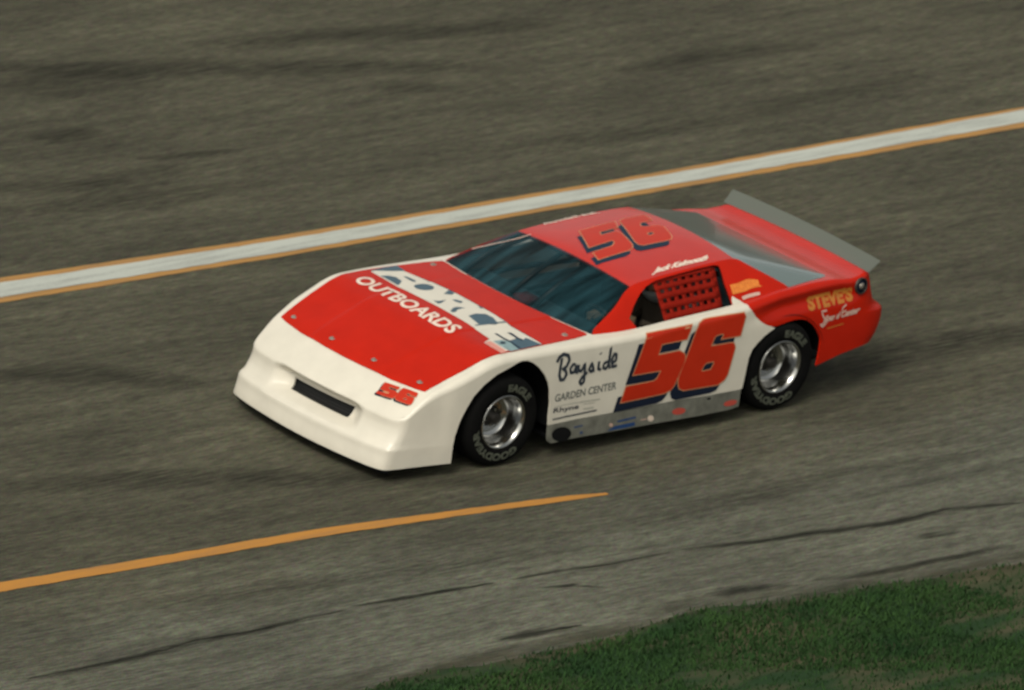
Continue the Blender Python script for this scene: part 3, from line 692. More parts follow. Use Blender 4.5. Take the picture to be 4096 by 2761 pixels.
tag(strip('yellow_apron_line', ty(y0, y1, 0), ty(y1, y0, 0), 2.25, 60, .004, M['lyellow2'], .005, .1), kind='structure')

ge = sorted([tuple(p) for p in T['GE'][:-3]] + [tuple(p) for p in T['GE2']])
gf = curve_of([ge[0], ge[-1]])
ghx = [p[0] for p in ge]; ghy = [p[1] for p in ge]
def gedge(x):
    if x < ghx[0]: return ghy[0] + (x - ghx[0]) * -.08
    if x > ghx[-1]: return ghy[-1] + (x - ghx[-1]) * .06
    return float(np.interp(x, ghx, ghy))
def crack(P, wmax, z):
    P = dens([tuple(p) for p in P], .07, closed=False); n = len(P); L = []; R = []; Mi = []
    for i, p in enumerate(P):
        t = i / (n - 1); wd = wmax * (.25 + .75 * math.sin(math.pi * t) ** .5) * (.55 + .45 * math.sin(i * .55 + wmax * 90) * math.sin(i * .21)) * random.uniform(.85, 1.15) * (.0 if i in (0, n - 1) else 1)
        jx = random.uniform(-.004, .004)
        L.append((p[0], p[1] + jx - wd * .75)); R.append((p[0], p[1] + jx + wd * .75)); Mi.append((p[0], p[1] + jx))
    bm = bmesh.new(); ly = bm.verts.layers.float.new('fill')
    va, vm, vb = [[bm.verts.new((*p, z)) for p in Q] for Q in (L, Mi, R)]
    for i, v_ in enumerate(vm): v_[ly] = 1.0 if 0 < i < n - 1 else 0.0
    for i in range(n - 1):
        bm.faces.new((va[i], va[i + 1], vm[i + 1], vm[i])); bm.faces.new((vm[i], vm[i + 1], vb[i + 1], vb[i]))
    bm.normal_update()
    for f_ in bm.faces:
        if f_.normal.z < 0: f_.normal_flip()
    tag(build('pavement_crack', bm, M['crack'], None, smooth=False), kind='structure')
CRACKS = (('CA1', .12), ('CA2', .08), ('CA3', .06), ('CA4', .12), ('CB', .14), ('CC', .15), ('CD', .11), ('CE', .07), ('CF', .13))

M['mark'] = simple_noise('tyre_rubber_mark', (.022, .022, .016), (.040, .039, .029), 5)  # rubber streaks; one strip also paints the shade behind the car
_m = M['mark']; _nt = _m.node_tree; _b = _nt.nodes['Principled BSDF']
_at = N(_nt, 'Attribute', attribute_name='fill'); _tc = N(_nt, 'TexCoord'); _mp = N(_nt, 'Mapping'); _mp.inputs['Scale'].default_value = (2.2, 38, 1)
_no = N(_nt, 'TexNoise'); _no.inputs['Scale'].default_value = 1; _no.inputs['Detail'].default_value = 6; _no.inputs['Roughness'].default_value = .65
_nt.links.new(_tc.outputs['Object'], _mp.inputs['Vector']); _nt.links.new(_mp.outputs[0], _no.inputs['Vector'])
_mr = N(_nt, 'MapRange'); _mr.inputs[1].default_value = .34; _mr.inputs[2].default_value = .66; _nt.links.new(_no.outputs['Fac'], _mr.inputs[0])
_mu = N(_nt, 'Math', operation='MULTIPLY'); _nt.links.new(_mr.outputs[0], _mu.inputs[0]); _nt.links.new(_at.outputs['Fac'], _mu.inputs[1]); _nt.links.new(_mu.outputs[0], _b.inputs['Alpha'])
def soft(name, c0, c1, sx, sy, lo, hi):
    m = simple_noise(name, c0, c1, 5); nt = m.node_tree; bs = nt.nodes['Principled BSDF']
    at = N(nt, 'Attribute', attribute_name='fill'); tc = N(nt, 'TexCoord'); mp = N(nt, 'Mapping'); mp.inputs['Scale'].default_value = (sx, sy, 1)
    no = N(nt, 'TexNoise'); no.inputs['Scale'].default_value = 1; no.inputs['Detail'].default_value = 5; nt.links.new(tc.outputs['Object'], mp.inputs['Vector']); nt.links.new(mp.outputs[0], no.inputs['Vector'])
    mr = N(nt, 'MapRange'); mr.inputs[1].default_value = lo; mr.inputs[2].default_value = hi; nt.links.new(no.outputs['Fac'], mr.inputs[0])
    mu = N(nt, 'Math', operation='MULTIPLY', use_clamp=True); nt.links.new(mr.outputs[0], mu.inputs[0]); nt.links.new(at.outputs['Fac'], mu.inputs[1]); nt.links.new(mu.outputs[0], bs.inputs['Alpha'])
    return m
M['cracksoot'] = soft('crack_soot', (.016, .017, .013), (.030, .030, .022), 2.5, 14, .30, .62)
M['dirt'] = soft('verge_dirt', (.035, .040, .024), (.080, .070, .046), 1.5, 6, .38, .62)
def tyre_and_shade_mark(P, wd, z, a, name='tyre_mark', mat='mark'):
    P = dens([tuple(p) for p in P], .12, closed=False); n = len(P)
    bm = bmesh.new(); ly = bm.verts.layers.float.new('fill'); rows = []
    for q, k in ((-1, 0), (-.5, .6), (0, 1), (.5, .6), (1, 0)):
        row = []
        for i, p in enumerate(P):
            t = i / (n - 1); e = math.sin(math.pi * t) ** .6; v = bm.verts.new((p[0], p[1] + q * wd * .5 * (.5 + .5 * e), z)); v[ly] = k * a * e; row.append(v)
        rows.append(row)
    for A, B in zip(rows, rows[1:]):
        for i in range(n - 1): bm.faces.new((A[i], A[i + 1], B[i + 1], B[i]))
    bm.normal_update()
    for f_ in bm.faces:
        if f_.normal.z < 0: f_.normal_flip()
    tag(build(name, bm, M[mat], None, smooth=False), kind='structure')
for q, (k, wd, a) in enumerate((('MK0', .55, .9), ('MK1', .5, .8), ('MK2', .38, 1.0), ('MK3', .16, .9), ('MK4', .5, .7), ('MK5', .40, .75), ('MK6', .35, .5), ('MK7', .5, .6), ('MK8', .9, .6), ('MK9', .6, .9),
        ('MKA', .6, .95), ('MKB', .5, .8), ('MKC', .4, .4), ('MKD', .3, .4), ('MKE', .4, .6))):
    tyre_and_shade_mark(T[k], wd, .0012 + .0002 * (q % 12), a)

for q, (k, wd) in enumerate(CRACKS):
    tyre_and_shade_mark(T[k], wd, .0042 + .0002 * q, 1.05, 'pavement_crack', 'cracksoot')
    if k not in ('CC', 'CE', 'CF', 'CD'): crack(T[k], wd * .2, .0065)
tyre_and_shade_mark([(x_ * .25, gedge(x_ * .25) - .05) for x_ in range(-40, 60)], .42, .0072, .65, 'dirt_verge', 'dirt')

# grass bank on the inside of the track
P = [(x * .1, gedge(x * .1) + random.uniform(-.015, .015)) for x in range(-400, 401)]
tag(sheet('infield', P + [(40, 60), (-40, 60)], .006, M['soil']), kind='structure')
def grass():
    rg = np.random.default_rng(7); n = 150000
    V = []; Fc = []
    # clumps with bare gaps between
    gx = rg.uniform(-2.5, 9, n); gd = rg.uniform(-.02, 3.6, n) ** 1.0
    ph = rg.uniform(0, 6.28, 6)
    i = 0
    for k in range(n):
        x = gx[k]; y = gedge(x) + gd[k]
        u = x * .9; v = y * 2.6
        dnz = math.sin(u * 1.3 + ph[0] + .9 * math.sin(v + ph[1])) + math.sin(v * 1.1 + ph[2] + .7 * math.sin(u * 2.1 + ph[3])) + .8 * math.sin(u * 3.7 + v * 2.3 + ph[4])
        if dnz < -.5 and rg.random() < .75: continue
        if gd[k] < .15 and rg.random() < .75 - gd[k] * 4: continue
        h = rg.uniform(.018, .050) * (1 + .3 * dnz / 3); wd = rg.uniform(.004, .009); a = rg.uniform(0, 6.283); b = rg.uniform(0, 6.283); t = rg.uniform(.2, .9) * h
        dx, dy = math.cos(a) * wd, math.sin(a) * wd; lx, ly = math.cos(b) * t, math.sin(b) * t
        V += [(x - dx, y - dy, .004), (x + dx, y + dy, .004), (x + dx * .6 + lx * .4, y + dy * .6 + ly * .4, h * .6), (x - dx * .6 + lx * .4, y - dy * .6 + ly * .4, h * .6), (x + lx, y + ly, h)]
        Fc += [(i, i + 1, i + 2, i + 3), (i + 3, i + 2, i + 4)]; i += 5
    me = bpy.data.meshes.new('grass'); me.from_pydata(V, [], Fc); me.shade_smooth()
    return link('grass', me, M['grass'])
tag(grass(), 'short dark green grass growing on the soil beside the apron', 'grass', kind='stuff')

# ---------------------------------------------------------------- the race car
car = empty('race_car')
tag(car, 'red and white late model race car number 56 at speed on the asphalt', 'race car')
OL, OR, UP = (0, 1, .15), (0, -1, .15), (0, 0, 1)
FW = (1, 0, .1)
def sidef(sg): return lambda s, w_: SIDE(s, w_ * vtop(s), sg)
def cvt(s, v): return (s, v / vtop(s))
def sideuv(sg): return lambda s, v: SIDE(s, min(v, vtop(s)), sg)
CV = [.08, .16, .24, .32, .4, .48, .56, .62, .68, .73, .78, .82, .86, .89, .915, .935, .95, .96, .97, .98, .99]
CVN = [.1 + .035 * k for k in range(24)] + [.945, .96, .975, .99]
def topline(a, b, step=.04):
    n = max(2, int(abs(b - a) / step)); return [(a + (b - a) * k / n, vtop(a + (b - a) * k / n)) for k in range(n + 1)]
def botline(a, b, v=.1, step=.04):
    n = max(2, int(abs(b - a) / step)); return [(a + (b - a) * k / n, v) for k in range(n + 1)]
af = T['ARCH_F']; ar = T['ARCH_R']
rw = [p for p in T['REDWHITE'][:-1]]
arF = [p for p in ar if p[0] > .09 and p[1] > .245]            # front flank of the rear arch
arB = [p for p in ar if p[0] < .09]
rt = T['ROCK_TOP']; rb = T['ROCK_BOT']
rwm = rw[::-1] + [(.372, vtop(.372))]                          # from the arch up to the belt
for sg, out in ((1, OL), (-1, OR)):
    outl = botline(3.62, 3.10)[:-1] + [(3.088, .10)] + af[1:-3] + [(2.233, .262)] + rt[1:] + arF + rwm + topline(.372, 3.62)[1:]
    bs = patch('body_side', sidef(sg), outl, M['white'], car, .06, .06, conv=cvt, out=out, thick=.012, cv=CV, ed=.03)
    if sg == 1: BODY_L = bs
    ro = [(2.2335, .2595)] + [(p[0], p[1] - .003) for p in rt[1:]] + rb[::-1] + [(2.229, .15)]
    rk = patch('rocker_panel', sidef(sg), ro, M['bare'], car, .08, .05, conv=cvt, out=out, thick=.012, ed=.04)
    if sg == 1: ROCK_L = rk
    outq = rwm[::-1] + [(.085, .6655)] + arB + [(-.6135, .3271), (-.85, .3446), (-1.25, .3446)] + topline(-1.25, .372)[:-1]
    qp = patch('quarter_panel', sidef(sg), outq, M['red'], car, .05, .05, conv=cvt, out=out, thick=.012, cv=CV + [.5, .6, .64, .66, .68, .73], ed=.03)
    if sg == 1: QUART_L = qp
# nose, one skin round the front
QN = S_NOSE - 3.62
def nosef(q, w_):
    s = min(S_NOSE - abs(q), S_NOSE); sg = 1 if q < 0 else -1
    return SIDE(s, w_ * vtop(s), sg)
def nconv(q, v): return (q, v / vtop(S_NOSE - abs(q)))
npts = [-QN + 2 * QN * k / 50 for k in range(51)]
grl = [(-.318, .372), (.336, .360), (.309, .294), (-.304, .296)]
nose = patch('nose', nosef, [(q, .1) for q in npts] + [(q, vtop(S_NOSE - abs(q))) for q in npts[::-1]], M['white'], car, .05, .05, holes=[grl], conv=nconv, out=FW, thick=.012, cv=CVN, ed=.03)
patch('grille', lambda q, w_: tuple(Vector(nosef(q, w_)) - Vector((.035, 0, 0))), [(-.33, .385), (.35, .375), (.32, .28), (-.315, .28)], M['mesh'], car, .1, .03, conv=nconv, out=FW)
gm = bmesh.new()
for k in range(5):
    v = .302 + .016 * k
    tube(gm, [Vector(nosef(q, v / vtop(S_NOSE - abs(q)))) - Vector((.022, 0, 0)) for q in (-.31, -.15, 0, .15, .31)], .0018, 5)
build('grille_bar', gm, M['chassis'], car)
# dark lip under the nose
lp = bmesh.new(); prev = None
for q in npts + []:
    s = S_NOSE - abs(q); sg = 1 if q < 0 else -1
    p = Vector(SIDE(s, .1, sg)); a = lp.verts.new(p + Vector((-.012, 0, 0))); b = lp.verts.new(p + Vector((-.03, 0, -.035)))
    if prev: lp.faces.new((prev[0], a, b, prev[1]))
    prev = (a, b)
solid(build('air_dam', lp, M['chassis'], car), .006, 0)
# tail
QT = -1.25 - S_TAIL
def tailf(q, w_):
    s = S_TAIL + abs(q); sg = 1 if q > 0 else -1
    return SIDE(s, w_ * vtop(s), sg)
def tconv(q, v): return (q, v / vtop(S_TAIL + abs(q)))
tpts = [-QT + 2 * QT * k / 40 for k in range(41)]
patch('tail_panel', tailf, [(q, .3446) for q in tpts] + [(q, vtop(S_TAIL + abs(q))) for q in tpts[::-1]], M['red'], car, .06, .05, conv=tconv, out=(-1, 0, .1), thick=.012, cv=CV + [.6, .64, .66, .68], ed=.03)

# upper deck ---------------------------------------------------------------
def border(a, b, sg, step=.03):
    n = max(2, int(abs(b - a) / step)); R = []
    for k in range(n + 1):
        s = a + (b - a) * k / n; p = SIDE(s, vtop(s), sg); R.append((p[0], p[1]))
    return R
def beltline(a, b, sg, step=.06):
    n = max(2, int(abs(b - a) / step)); return [(a + (b - a) * k / n, sg * _yb(a + (b - a) * k / n)) for k in range(n + 1)]
cowl = [(SHIELD(a, 0)[0], SHIELD(a, 0)[1]) for a in [1 - k / 12 for k in range(25)]]         # left to right
gb = [(RGLASS(a, 0)[0], RGLASS(a, 0)[1]) for a in [1, .98, .96, .94, .92, .90, .88, .86, .7, .5, .3, 0, -.3, -.5, -.7, -.86, -.88, -.90, -.92, -.94, -.96, -.98, -1]]
front = border(.372, S_NOSE, 1) + border(S_NOSE, .372, -1)[1:] + beltline(.372, 1.77, -1) + cowl[::-1][1:-1] + beltline(1.77, .372, 1)
DECKF = patch('fender_top', DECK, front, M['white'], car, .035, .03, thick=.012, ed=.03)
rear = border(.372, S_TAIL, 1) + border(S_TAIL, .372, -1)[1:] + beltline(.372, -.1, -1)[:-1] + gb[::-1] + beltline(-.1, .372, 1)[1:]
patch('rear_deck', DECK, rear, M['red2'], car, .06, .06, thick=.012, ed=.04, cu=[-1.0 + .03 * k for k in range(60)])
# hood: a loose panel 6 mm proud
hl = [(3.292, .784), (3.2, .797), (3.0, .822), (2.68, .846), (2.52, .847), (2.2, .832), (1.95, .815), (1.815, .79)]
hb = [(SHIELD(a, 0)[0] + .022, SHIELD(a, 0)[1]) for a in [.97 - .97 * k / 10 for k in range(21)]]
hf = [(3.315, -.70), (3.352, -.5), (3.378, -.2), (3.384, 0), (3.378, .2), (3.352, .5), (3.315, .70)]
def HOOD(x, y):
    x_, y_, z_ = DECK(x, y)
    k = sstep(.50, .46, abs(y) - .07 * (x - 2.6)) if False else 1 - sstep(.40, .445, abs(y) + .05 * (x - 2.6))
    return (x_, y_, z_ + .002 + .005 * k)
hoodp = patch('hood', HOOD, hl + hb + [(a, -b) for a, b in hl[::-1]] + hf, M['red'], car, .05, .022, thick=.012, off=.004, ed=.04)
# cabin --------------------------------------------------------------------
win = [(1.372, 0.0)] + [p for p in T['WIN'] if p[1] > .02][:-1] + [(.4602, .13), (.4635, 0.0)]
win = [(1.400, .12) if False else p for p in win]
rail_x = [1.77 - 1.87 * k / 70 for k in range(71)]
for sg, out in ((1, (0, 1, .6)), (-1, (0, -1, .6))):
    g = lambda x, t, sg=sg: GREEN(x, t, sg)
    o1 = [(x, 1.0) for x in rail_x[1:-1]]
    outg = [(1.77, 0)] + [(1.77 - .398 * k / 6, 0) for k in range(1, 6)] + win + [(.4635 - .5635 * k / 10, 0) for k in range(1, 10)] + [(-.1, 0)] + o1[::-1]
    gp = patch('cabin_side', g, outg, M['red'], car, .04, .12, out=out, thick=.012, ed=.03)
    if sg == 1: CAB_L = gp
    # window surround lip in black
    wl = bmesh.new(); pr = None
    for (x, t) in dens(win, .03, closed=False):
        a = wl.verts.new(lift(g, x, t, -.004, out)); b = wl.verts.new(lift(g, x, t, -.035, out))
        if pr: wl.faces.new((pr[0], a, b, pr[1]))
        pr = (a, b)
    build('window_lip', wl, M['black'], car)
ra = [1 - 2 * k / 24 for k in range(25)]
rf_ = [(SHIELD(a, 1)[0], SHIELD(a, 1)[1]) for a in ra]
rside = [(1.277 - 1.022 * k / 24, ) for k in range(25)]
ro_out = rf_ + [(x, -_rail(x)[0]) for (x,) in rside[1:]] + [(.255, _rail(.255)[0] * a) for a in [-1 + 2 * k / 24 for k in range(1, 24)]] + [(x, _rail(x)[0]) for (x,) in rside[::-1][:-1]]
ROOFP = patch('roof', ROOF, ro_out, M['red2'], car, .06, .05, thick=.012, ed=.04)
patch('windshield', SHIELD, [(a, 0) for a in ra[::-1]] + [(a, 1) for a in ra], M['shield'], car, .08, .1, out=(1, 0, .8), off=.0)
RG = patch('rear_window', RGLASS, [(a, 0) for a in [-1 + 2 * k / 60 for k in range(61)]] + [(a, 1) for a in [1 - 2 * k / 60 for k in range(61)]], M['rglass'], car, .04, .1, out=(-.4, 0, 1))
stroke('window_strip', SHIELD, T['WSTRIP'], .02, M['cream2'], car, .004, (1, 0, .8), sub=.1)

# decals -------------------------------------------------------------------
def dec(name, key, f, mat, parent, off, out, holes=(), du=.08, conv=None):
    P = key if isinstance(key, list) else T[key]
    return patch(name, f, P, mat, parent, du, du, holes=[T[h] if isinstance(h, str) else h for h in holes], off=off, out=out, ed=.06)
def grow(P, d):
    """offset a polygon outwards by d"""
    n = len(P); A = sum(P[i - 1][0] * P[i][1] - P[i][0] * P[i - 1][1] for i in range(n)); sgn = 1 if A > 0 else -1; Q = []
    for i in range(n):
        a, p, b = P[i - 1], P[i], P[(i + 1) % n]
        v1 = Vector((p[0] - a[0], p[1] - a[1])); v2 = Vector((b[0] - p[0], b[1] - p[1]))
        if v1.length < 1e-9 or v2.length < 1e-9: Q.append(p); continue
        v1.normalize(); v2.normalize(); n1 = Vector((v1.y, -v1.x)) * sgn; n2 = Vector((v2.y, -v2.x)) * sgn
        m_ = n1 + n2; m_ = m_ * (d / max(m_.dot(n1), .45)) if m_.length > 1e-6 else n1 * d
        Q.append((p[0] + m_.x, p[1] + m_.y))
    return Q
SL = sideuv(1); OUT = (0, 1, .15)
def number(f, five, six, hole, s5, s6, parent, off, out, k, navy, du, clip=None):
    cl = clip or (lambda P: P)
    dec('number_shadow', cl(T[s5]), f, navy, parent, off, out, du=du); dec('number_shadow', cl(T[s6]), f, navy, parent, off + .0008, out, du=du)
    if hole: hh = [tuple(p) for p in T[hole]]
    for P, H in ((T[five], []), (T[six], [hh] if hole else [])):
        dec('number_outline', grow(P, k), f, M['tan'], parent, off + .0016, out, holes=[grow(h, -k) for h in H], du=du)
        dec('racing_number', P, f, M['numred'], parent, off + .0024, out, holes=H, du=du)
clamp = lambda P: [(a, max(b, .264)) for a, b in P]
number(SL, 'N5', 'N6', 'H6', 'N5s', 'N6s', BODY_L, .0035, OUT, .007, M['navy'], .03, clamp)
dec('number_shadow', 'H6', SL, M['navy'], BODY_L, .0039, OUT, du=.03)
number(DECK, 'NN5', 'NN6', 'NNh', 'NN5s', 'NN6s', DECKF, .003, UP, .002, M['navy'], .02)
number(ROOF, 'R5', 'R6', 'RH', 'R5s', 'R6s', ROOFP, .0015, UP, .006, M['navy2'], .06)
dec('number_shadow', 'RH', ROOF, M['navy2'], ROOFP, .002, UP, du=.06)
# hood lettering
ho = .0055
def HB(x, y): return HOOD(x, y)
dec('hood_banner', 'RIM', HB, M['navy'], hoodp, ho, UP); dec('hood_banner', 'BAND', HB, M['white'], hoodp, ho + .0008, UP, du=.05)
for k in 'ABCDEFGHIJK': dec('force_lettering', 'T' + k, HB, M['teal'], hoodp, ho + .0018, UP, du=.05)
dec('hood_emblem', 'S4', HB, M['teal2'], hoodp, ho + .0016, UP, du=.05); dec('hood_emblem', 'S3', HB, M['teal'], hoodp, ho + .0022, UP, du=.05)
dec('hood_emblem', 'S1', HB, M['navy2'], hoodp, ho + .0028, UP, du=.05); dec('hood_emblem', 'S2', HB, M['navy2'], hoodp, ho + .0028, UP, du=.05)
dec('hood_emblem', 'S5', HB, M['navy2'], hoodp, ho + .0034, UP, du=.05); dec('hood_emblem', 'S6', HB, M['pink'], hoodp, ho + .0014, UP, du=.05)
text('outboards_lettering', 'OUTBOARDS', HB, T['OUTB'], M['cream'], hoodp, ho + .001, UP, bold=.028)
for k in range(6):
    x, y = T['PIN%d' % k][0]; p = Vector(HOOD(x, y)) + Vector((0, 0, .005))
    b_ = bmesh.new(); bmesh.ops.create_cone(b_, cap_ends=True, segments=16, radius1=.025, radius2=.022, depth=.006); bmesh.ops.translate(b_, vec=p, verts=b_.verts[:])
    bmesh.ops.create_uvsphere(b_, u_segments=8, v_segments=6, radius=.008, matrix=Matrix.Translation(p + Vector((0, 0, .006))))
    build('hood_pin', b_, M['pin'], car, smooth=False)
# door lettering
bmx = bmesh.new()
for k in range(8): stroke('', SL, T['BAY%d' % k], .023 if k else .026, None, None, .0016 + .0004 * (k % 3), OUT, rise=.0012, bm=bmx, sub=.012)
build('bayside_lettering', bmx, M['ink'], BODY_L)
text('garden_center_lettering', 'GARDEN CENTER', SL, T['GARD'], M['ink2'], BODY_L, .002, OUT, bold=.02)
text('rhyne_lettering', 'Rhyne', SL, T['RHYN'], M['ink'], BODY_L, .002, OUT, bold=.02)
bmx = bmesh.new()
for k, w_ in (('UL1', .011), ('UL2', .011)): stroke('', SL, T[k], w_, None, None, .002, OUT, bm=bmx)
build('underline', bmx, M['ink'], BODY_L)
bmx = bmesh.new()
for k, w_ in (('GL1', .006), ('GL2', .010), ('GL3', .006)): stroke('', SL, T[k], w_, None, None, .002, OUT, bm=bmx)
stroke('', SL, [T['RHY2'][0], T['RHY2'][1]], .012, None, None, .0024, OUT, bm=bmx)
build('faint_print', bmx, M['ink3'], BODY_L)
# quarter panel lettering
text('steves_lettering', "STEVE'S", SL, T['STEV'], M['gold'], QUART_L, .002, OUT, bold=.06)
text('script_lettering', 'Sound Center', SL, T['SOUN'], M['cream2'], QUART_L, .003, OUT, bold=.06, shear=.3)
stroke('script_initial', SL, T['SS'], .013, M['cream2'], QUART_L, .0035, OUT, rise=.001); stroke('script_initial', SL, T['SC'], .012, M['cream2'], QUART_L, .0036, OUT)
stroke('small_lettering', SL, T['SG'], .007, M['gold'], QUART_L, .002, OUT)
GLf = lambda x, t: GREEN(x, min(max(t, 0), 1), 1)
GO = (0, 1, .6)
ob = T['ORANGE']
dec('orange_block_lettering', 'ORANGE', GLf, M['orange'], CAB_L, .0022, GO, du=.1)
text('orange_lettering', 'HOMES', GLf, [(.405, .16), (.165, .21), (.405, .31)], M['orange2'], CAB_L, .0032, GO, bold=.0)
bmx = bmesh.new(); P_ = T['ORW']; prev = None
for p in dens(P_, .03, closed=False):
    a = bmx.verts.new(lift(GLf, p[0], max(p[1] - .02, .0), .003, GO)); b = bmx.verts.new(lift(GLf, p[0], p[1] + .035, .003, GO))
    if prev: bmx.faces.new((prev[0], prev[1], b, a))
    prev = (a, b)
build('small_script', bmx, M['cream2'], CAB_L)
pk = [tuple(p) for p in T['PEAK']]
patch('door_corner', GLf, [(.4635, .0), (.458, .07)] + [(pk[0][0], pk[0][1])] + pk[1:] + [(.372, 0.0)], M['white'], CAB_L, .03, .05, off=.0022, out=GO)
text('driver_name_lettering', 'Jack Kelmouth', ROOF, T['JACK'], M['cream'], ROOFP, .002, UP, bold=.06, shear=.35)
sf = [(1.06, -.555), (.56, -.548), (1.06, -.50)]
text('driver_name_lettering', 'Jack Kelmouth', ROOF, [(.56, -.535), (1.06, -.55), (.56, -.585)], M['cream'], ROOFP, .002, UP, bold=.03, shear=.35)
# rocker stickers
for nm, k, mt in (('exhaust_hole', 'OVAL', 'black'), ('blue_sticker', 'BLU1', 'blue'), ('blue_sticker', 'BLU2', 'blue'), ('white_sticker', 'WBL', 'cream'), ('white_sticker', 'WBL2', 'cream2'), ('white_sticker', 'WBL3', 'cream2'),
                  ('red_sticker', 'RO1', 'blob'), ('red_sticker', 'RO2', 'blob'), ('navy_sticker', 'NV1', 'blue'), ('navy_sticker', 'NV2', 'blue'), ('rivet', 'BLK2', 'black')):
    dec(nm, k, SL, M[mt], ROCK_L, .002, OUT)
# fuel filler ring on the tail corner
cx_, cy_ = T['CAPC'][0]; cp = Vector(SIDE(cx_, cy_, 1)); cn = (lift(SL, cx_, cy_, 1.0, (-1, .5, 0)) - cp).normalized()
def ringmesh(r0, r1, h, n=28):
    b_ = bmesh.new(); mt = cn.to_track_quat('Z', 'Y').to_matrix().to_4x4(); mt.translation = cp
    prof = [(r0, 0), (r0, h), (r1, h), (r1, 0)] if r1 else [(r0, 0), (r0, h)]
    rings = [[b_.verts.new(mt @ Vector((r * math.cos(6.28318 * k / n), r * math.sin(6.28318 * k / n), z))) for k in range(n)] for r, z in prof]
    for A, B in zip(rings, rings[1:]):
        for k in range(n): b_.faces.new((A[k], A[(k + 1) % n], B[(k + 1) % n], B[k]))
    if not r1: b_.faces.new(rings[-1])
    bmesh.ops.recalc_face_normals(b_, faces=b_.faces[:])
    return b_
fc = build('tail_lamp', ringmesh(.052, 0, .012), M['navy'], car); build('lamp_ring', ringmesh(.062, .052, .018), M['hubm'], fc); build('lamp_centre', ringmesh(.022, 0, .02), M['pin'], fc)

# spoiler ------------------------------------------------------------------
sp = bmesh.new(); nn = 20; R0 = []; R1 = []
for k in range(nn + 1):
    y = -.795 + 1.59 * k / nn; xb = -.905 - .035 * (1 - (y / .8) ** 2); zb = deck(-.9, y * .98) + .004
    R0.append(sp.verts.new((xb, y * .985, zb))); R1.append(sp.verts.new((xb - .092, y * 1.005, zb + .082)))
for k in range(nn): sp.faces.new((R0[k], R0[k + 1], R1[k + 1], R1[k]))
spo = solid(build('spoiler', sp, M['spoil'], car, smooth=False), .004, 0)

# window net ---------------------------------------------------------------
netq = [(1.0592, .8305), (.4651, .7955), (.540, .03), (1.093, .03)]
def NETF(a, b):
    x = (1 - b) * ((1 - a) * netq[0][0] + a * netq[1][0]) + b * ((1 - a) * netq[3][0] + a * netq[2][0])
    t = (1 - b) * ((1 - a) * netq[0][1] + a * netq[1][1]) + b * ((1 - a) * netq[3][1] + a * netq[2][1])
    p = Vector(GREEN(x, t, 1)); return tuple(p - Vector((0, .022, .01)))
net = patch('window_net', NETF, [(0, 0), (.06, 0), (.06, 1), (0, 1)], M['netm'], car, .05, .1, out=GO)
def strap(P, w_, off):
    o = stroke('net_strap', NETF, P, w_, M['netm'], net, off, GO, sub=.08); solid(o, .003, 0); return o
for k in range(5): strap([(0, k / 4 if k < 4 else .985), (1, k / 4 if k < 4 else .985)], .15, .002)
for k in range(8): strap([((k + .35) / 7.8, 0), ((k + .35) / 7.8, 1)], .072, -.002)
strap([(0.985, 0), (.985, 1)], .05, .001)

# wheels ---------------------------------------------------------------
def make_wheel(cx, sg, yf):
    """tyre with rim, hub and lettering; yf is the outer face"""
    R = .337; cz = .337
    Y = lambda d: sg * (yf - d)
    b_ = bmesh.new()
    lathe(b_, [(.194, Y(.015)), (.214, Y(.0)), (.288, Y(-.004)), (.315, Y(.010)), (.332, Y(.035)), (R, Y(.075)), (R, Y(.20)), (.329, Y(.235)), (.29, Y(.262)), (.194, Y(.262))], cx, cz, 72)
    for f_ in b_.faces: pass
    bmesh.ops.recalc_face_normals(b_, faces=b_.faces[:])
    tw = build('wheel', b_, M['rubber'], car)
    b_ = bmesh.new()
    lathe(b_, [(.193, Y(.030)), (.202, Y(.012)), (.198, Y(.000)), (.189, Y(.002)), (.184, Y(.018)), (.175, Y(.030)), (.172, Y(.060)), (.167, Y(.068)), (.164, Y(.120)), (.150, Y(.150)), (.110, Y(.165)), (.075, Y(.150))], cx, cz, 72)
    bmesh.ops.recalc_face_normals(b_, faces=b_.faces[:])
    for f_ in b_.faces: f_.normal_flip()
    build('rim', b_, M['chrome'], tw)
    b_ = bmesh.new(); rg_ = lathe(b_, [(.078, Y(.151)), (.070, Y(.120)), (.045, Y(.112)), (.04, Y(.075)), (.03, Y(.07))], cx, cz, 32)
    b_.faces.new(rg_[-1]); bmesh.ops.recalc_face_normals(b_, faces=b_.faces[:])
    build('hub', b_, M['hubm'], tw)
    for k in range(5):
        b_ = bmesh.new()
        a = 2 * math.pi * k / 5 + .3
        m4 = Matrix.Translation((cx + .058 * math.cos(a), Y(.108), cz + .058 * math.sin(a))) @ Matrix.Rotation(math.radians(90), 4, 'X')
        bmesh.ops.create_cone(b_, cap_ends=True, segments=6, radius1=.011, radius2=.009, depth=.022, matrix=m4)
        build('lug_nut', b_, M['chrome'], tw, smooth=False)
    # lettering round the sidewall
    def ARC(a0):
        def f(u, v):
            a = a0 + sg * u / .26; r = .228 + v
            d = -.0025 - .001 * 0
            return (cx - sg * 0 + r * math.cos(a), sg * (yf + .0045 - abs(r - .255) * .06), cz + r * math.sin(a))
        return f
    for a0, wd_, word in ((math.radians(-65 if sg > 0 else -115), .27, 'GOODYEAR'), (math.radians(118 if sg > 0 else 62), .125, 'EAGLE')):
        h = .056
        f = ARC(a0 + (0 if True else 0))
        text('tyre_lettering', word, f, [(-wd_, 0), (wd_, 0), (-wd_, h)], M['tyretext'], tw, .002, (0, sg, 0), bold=.05)
    return tw
for cx in (2.64, 0.0):
    for sg in (1, -1): make_wheel(cx, sg, .925)

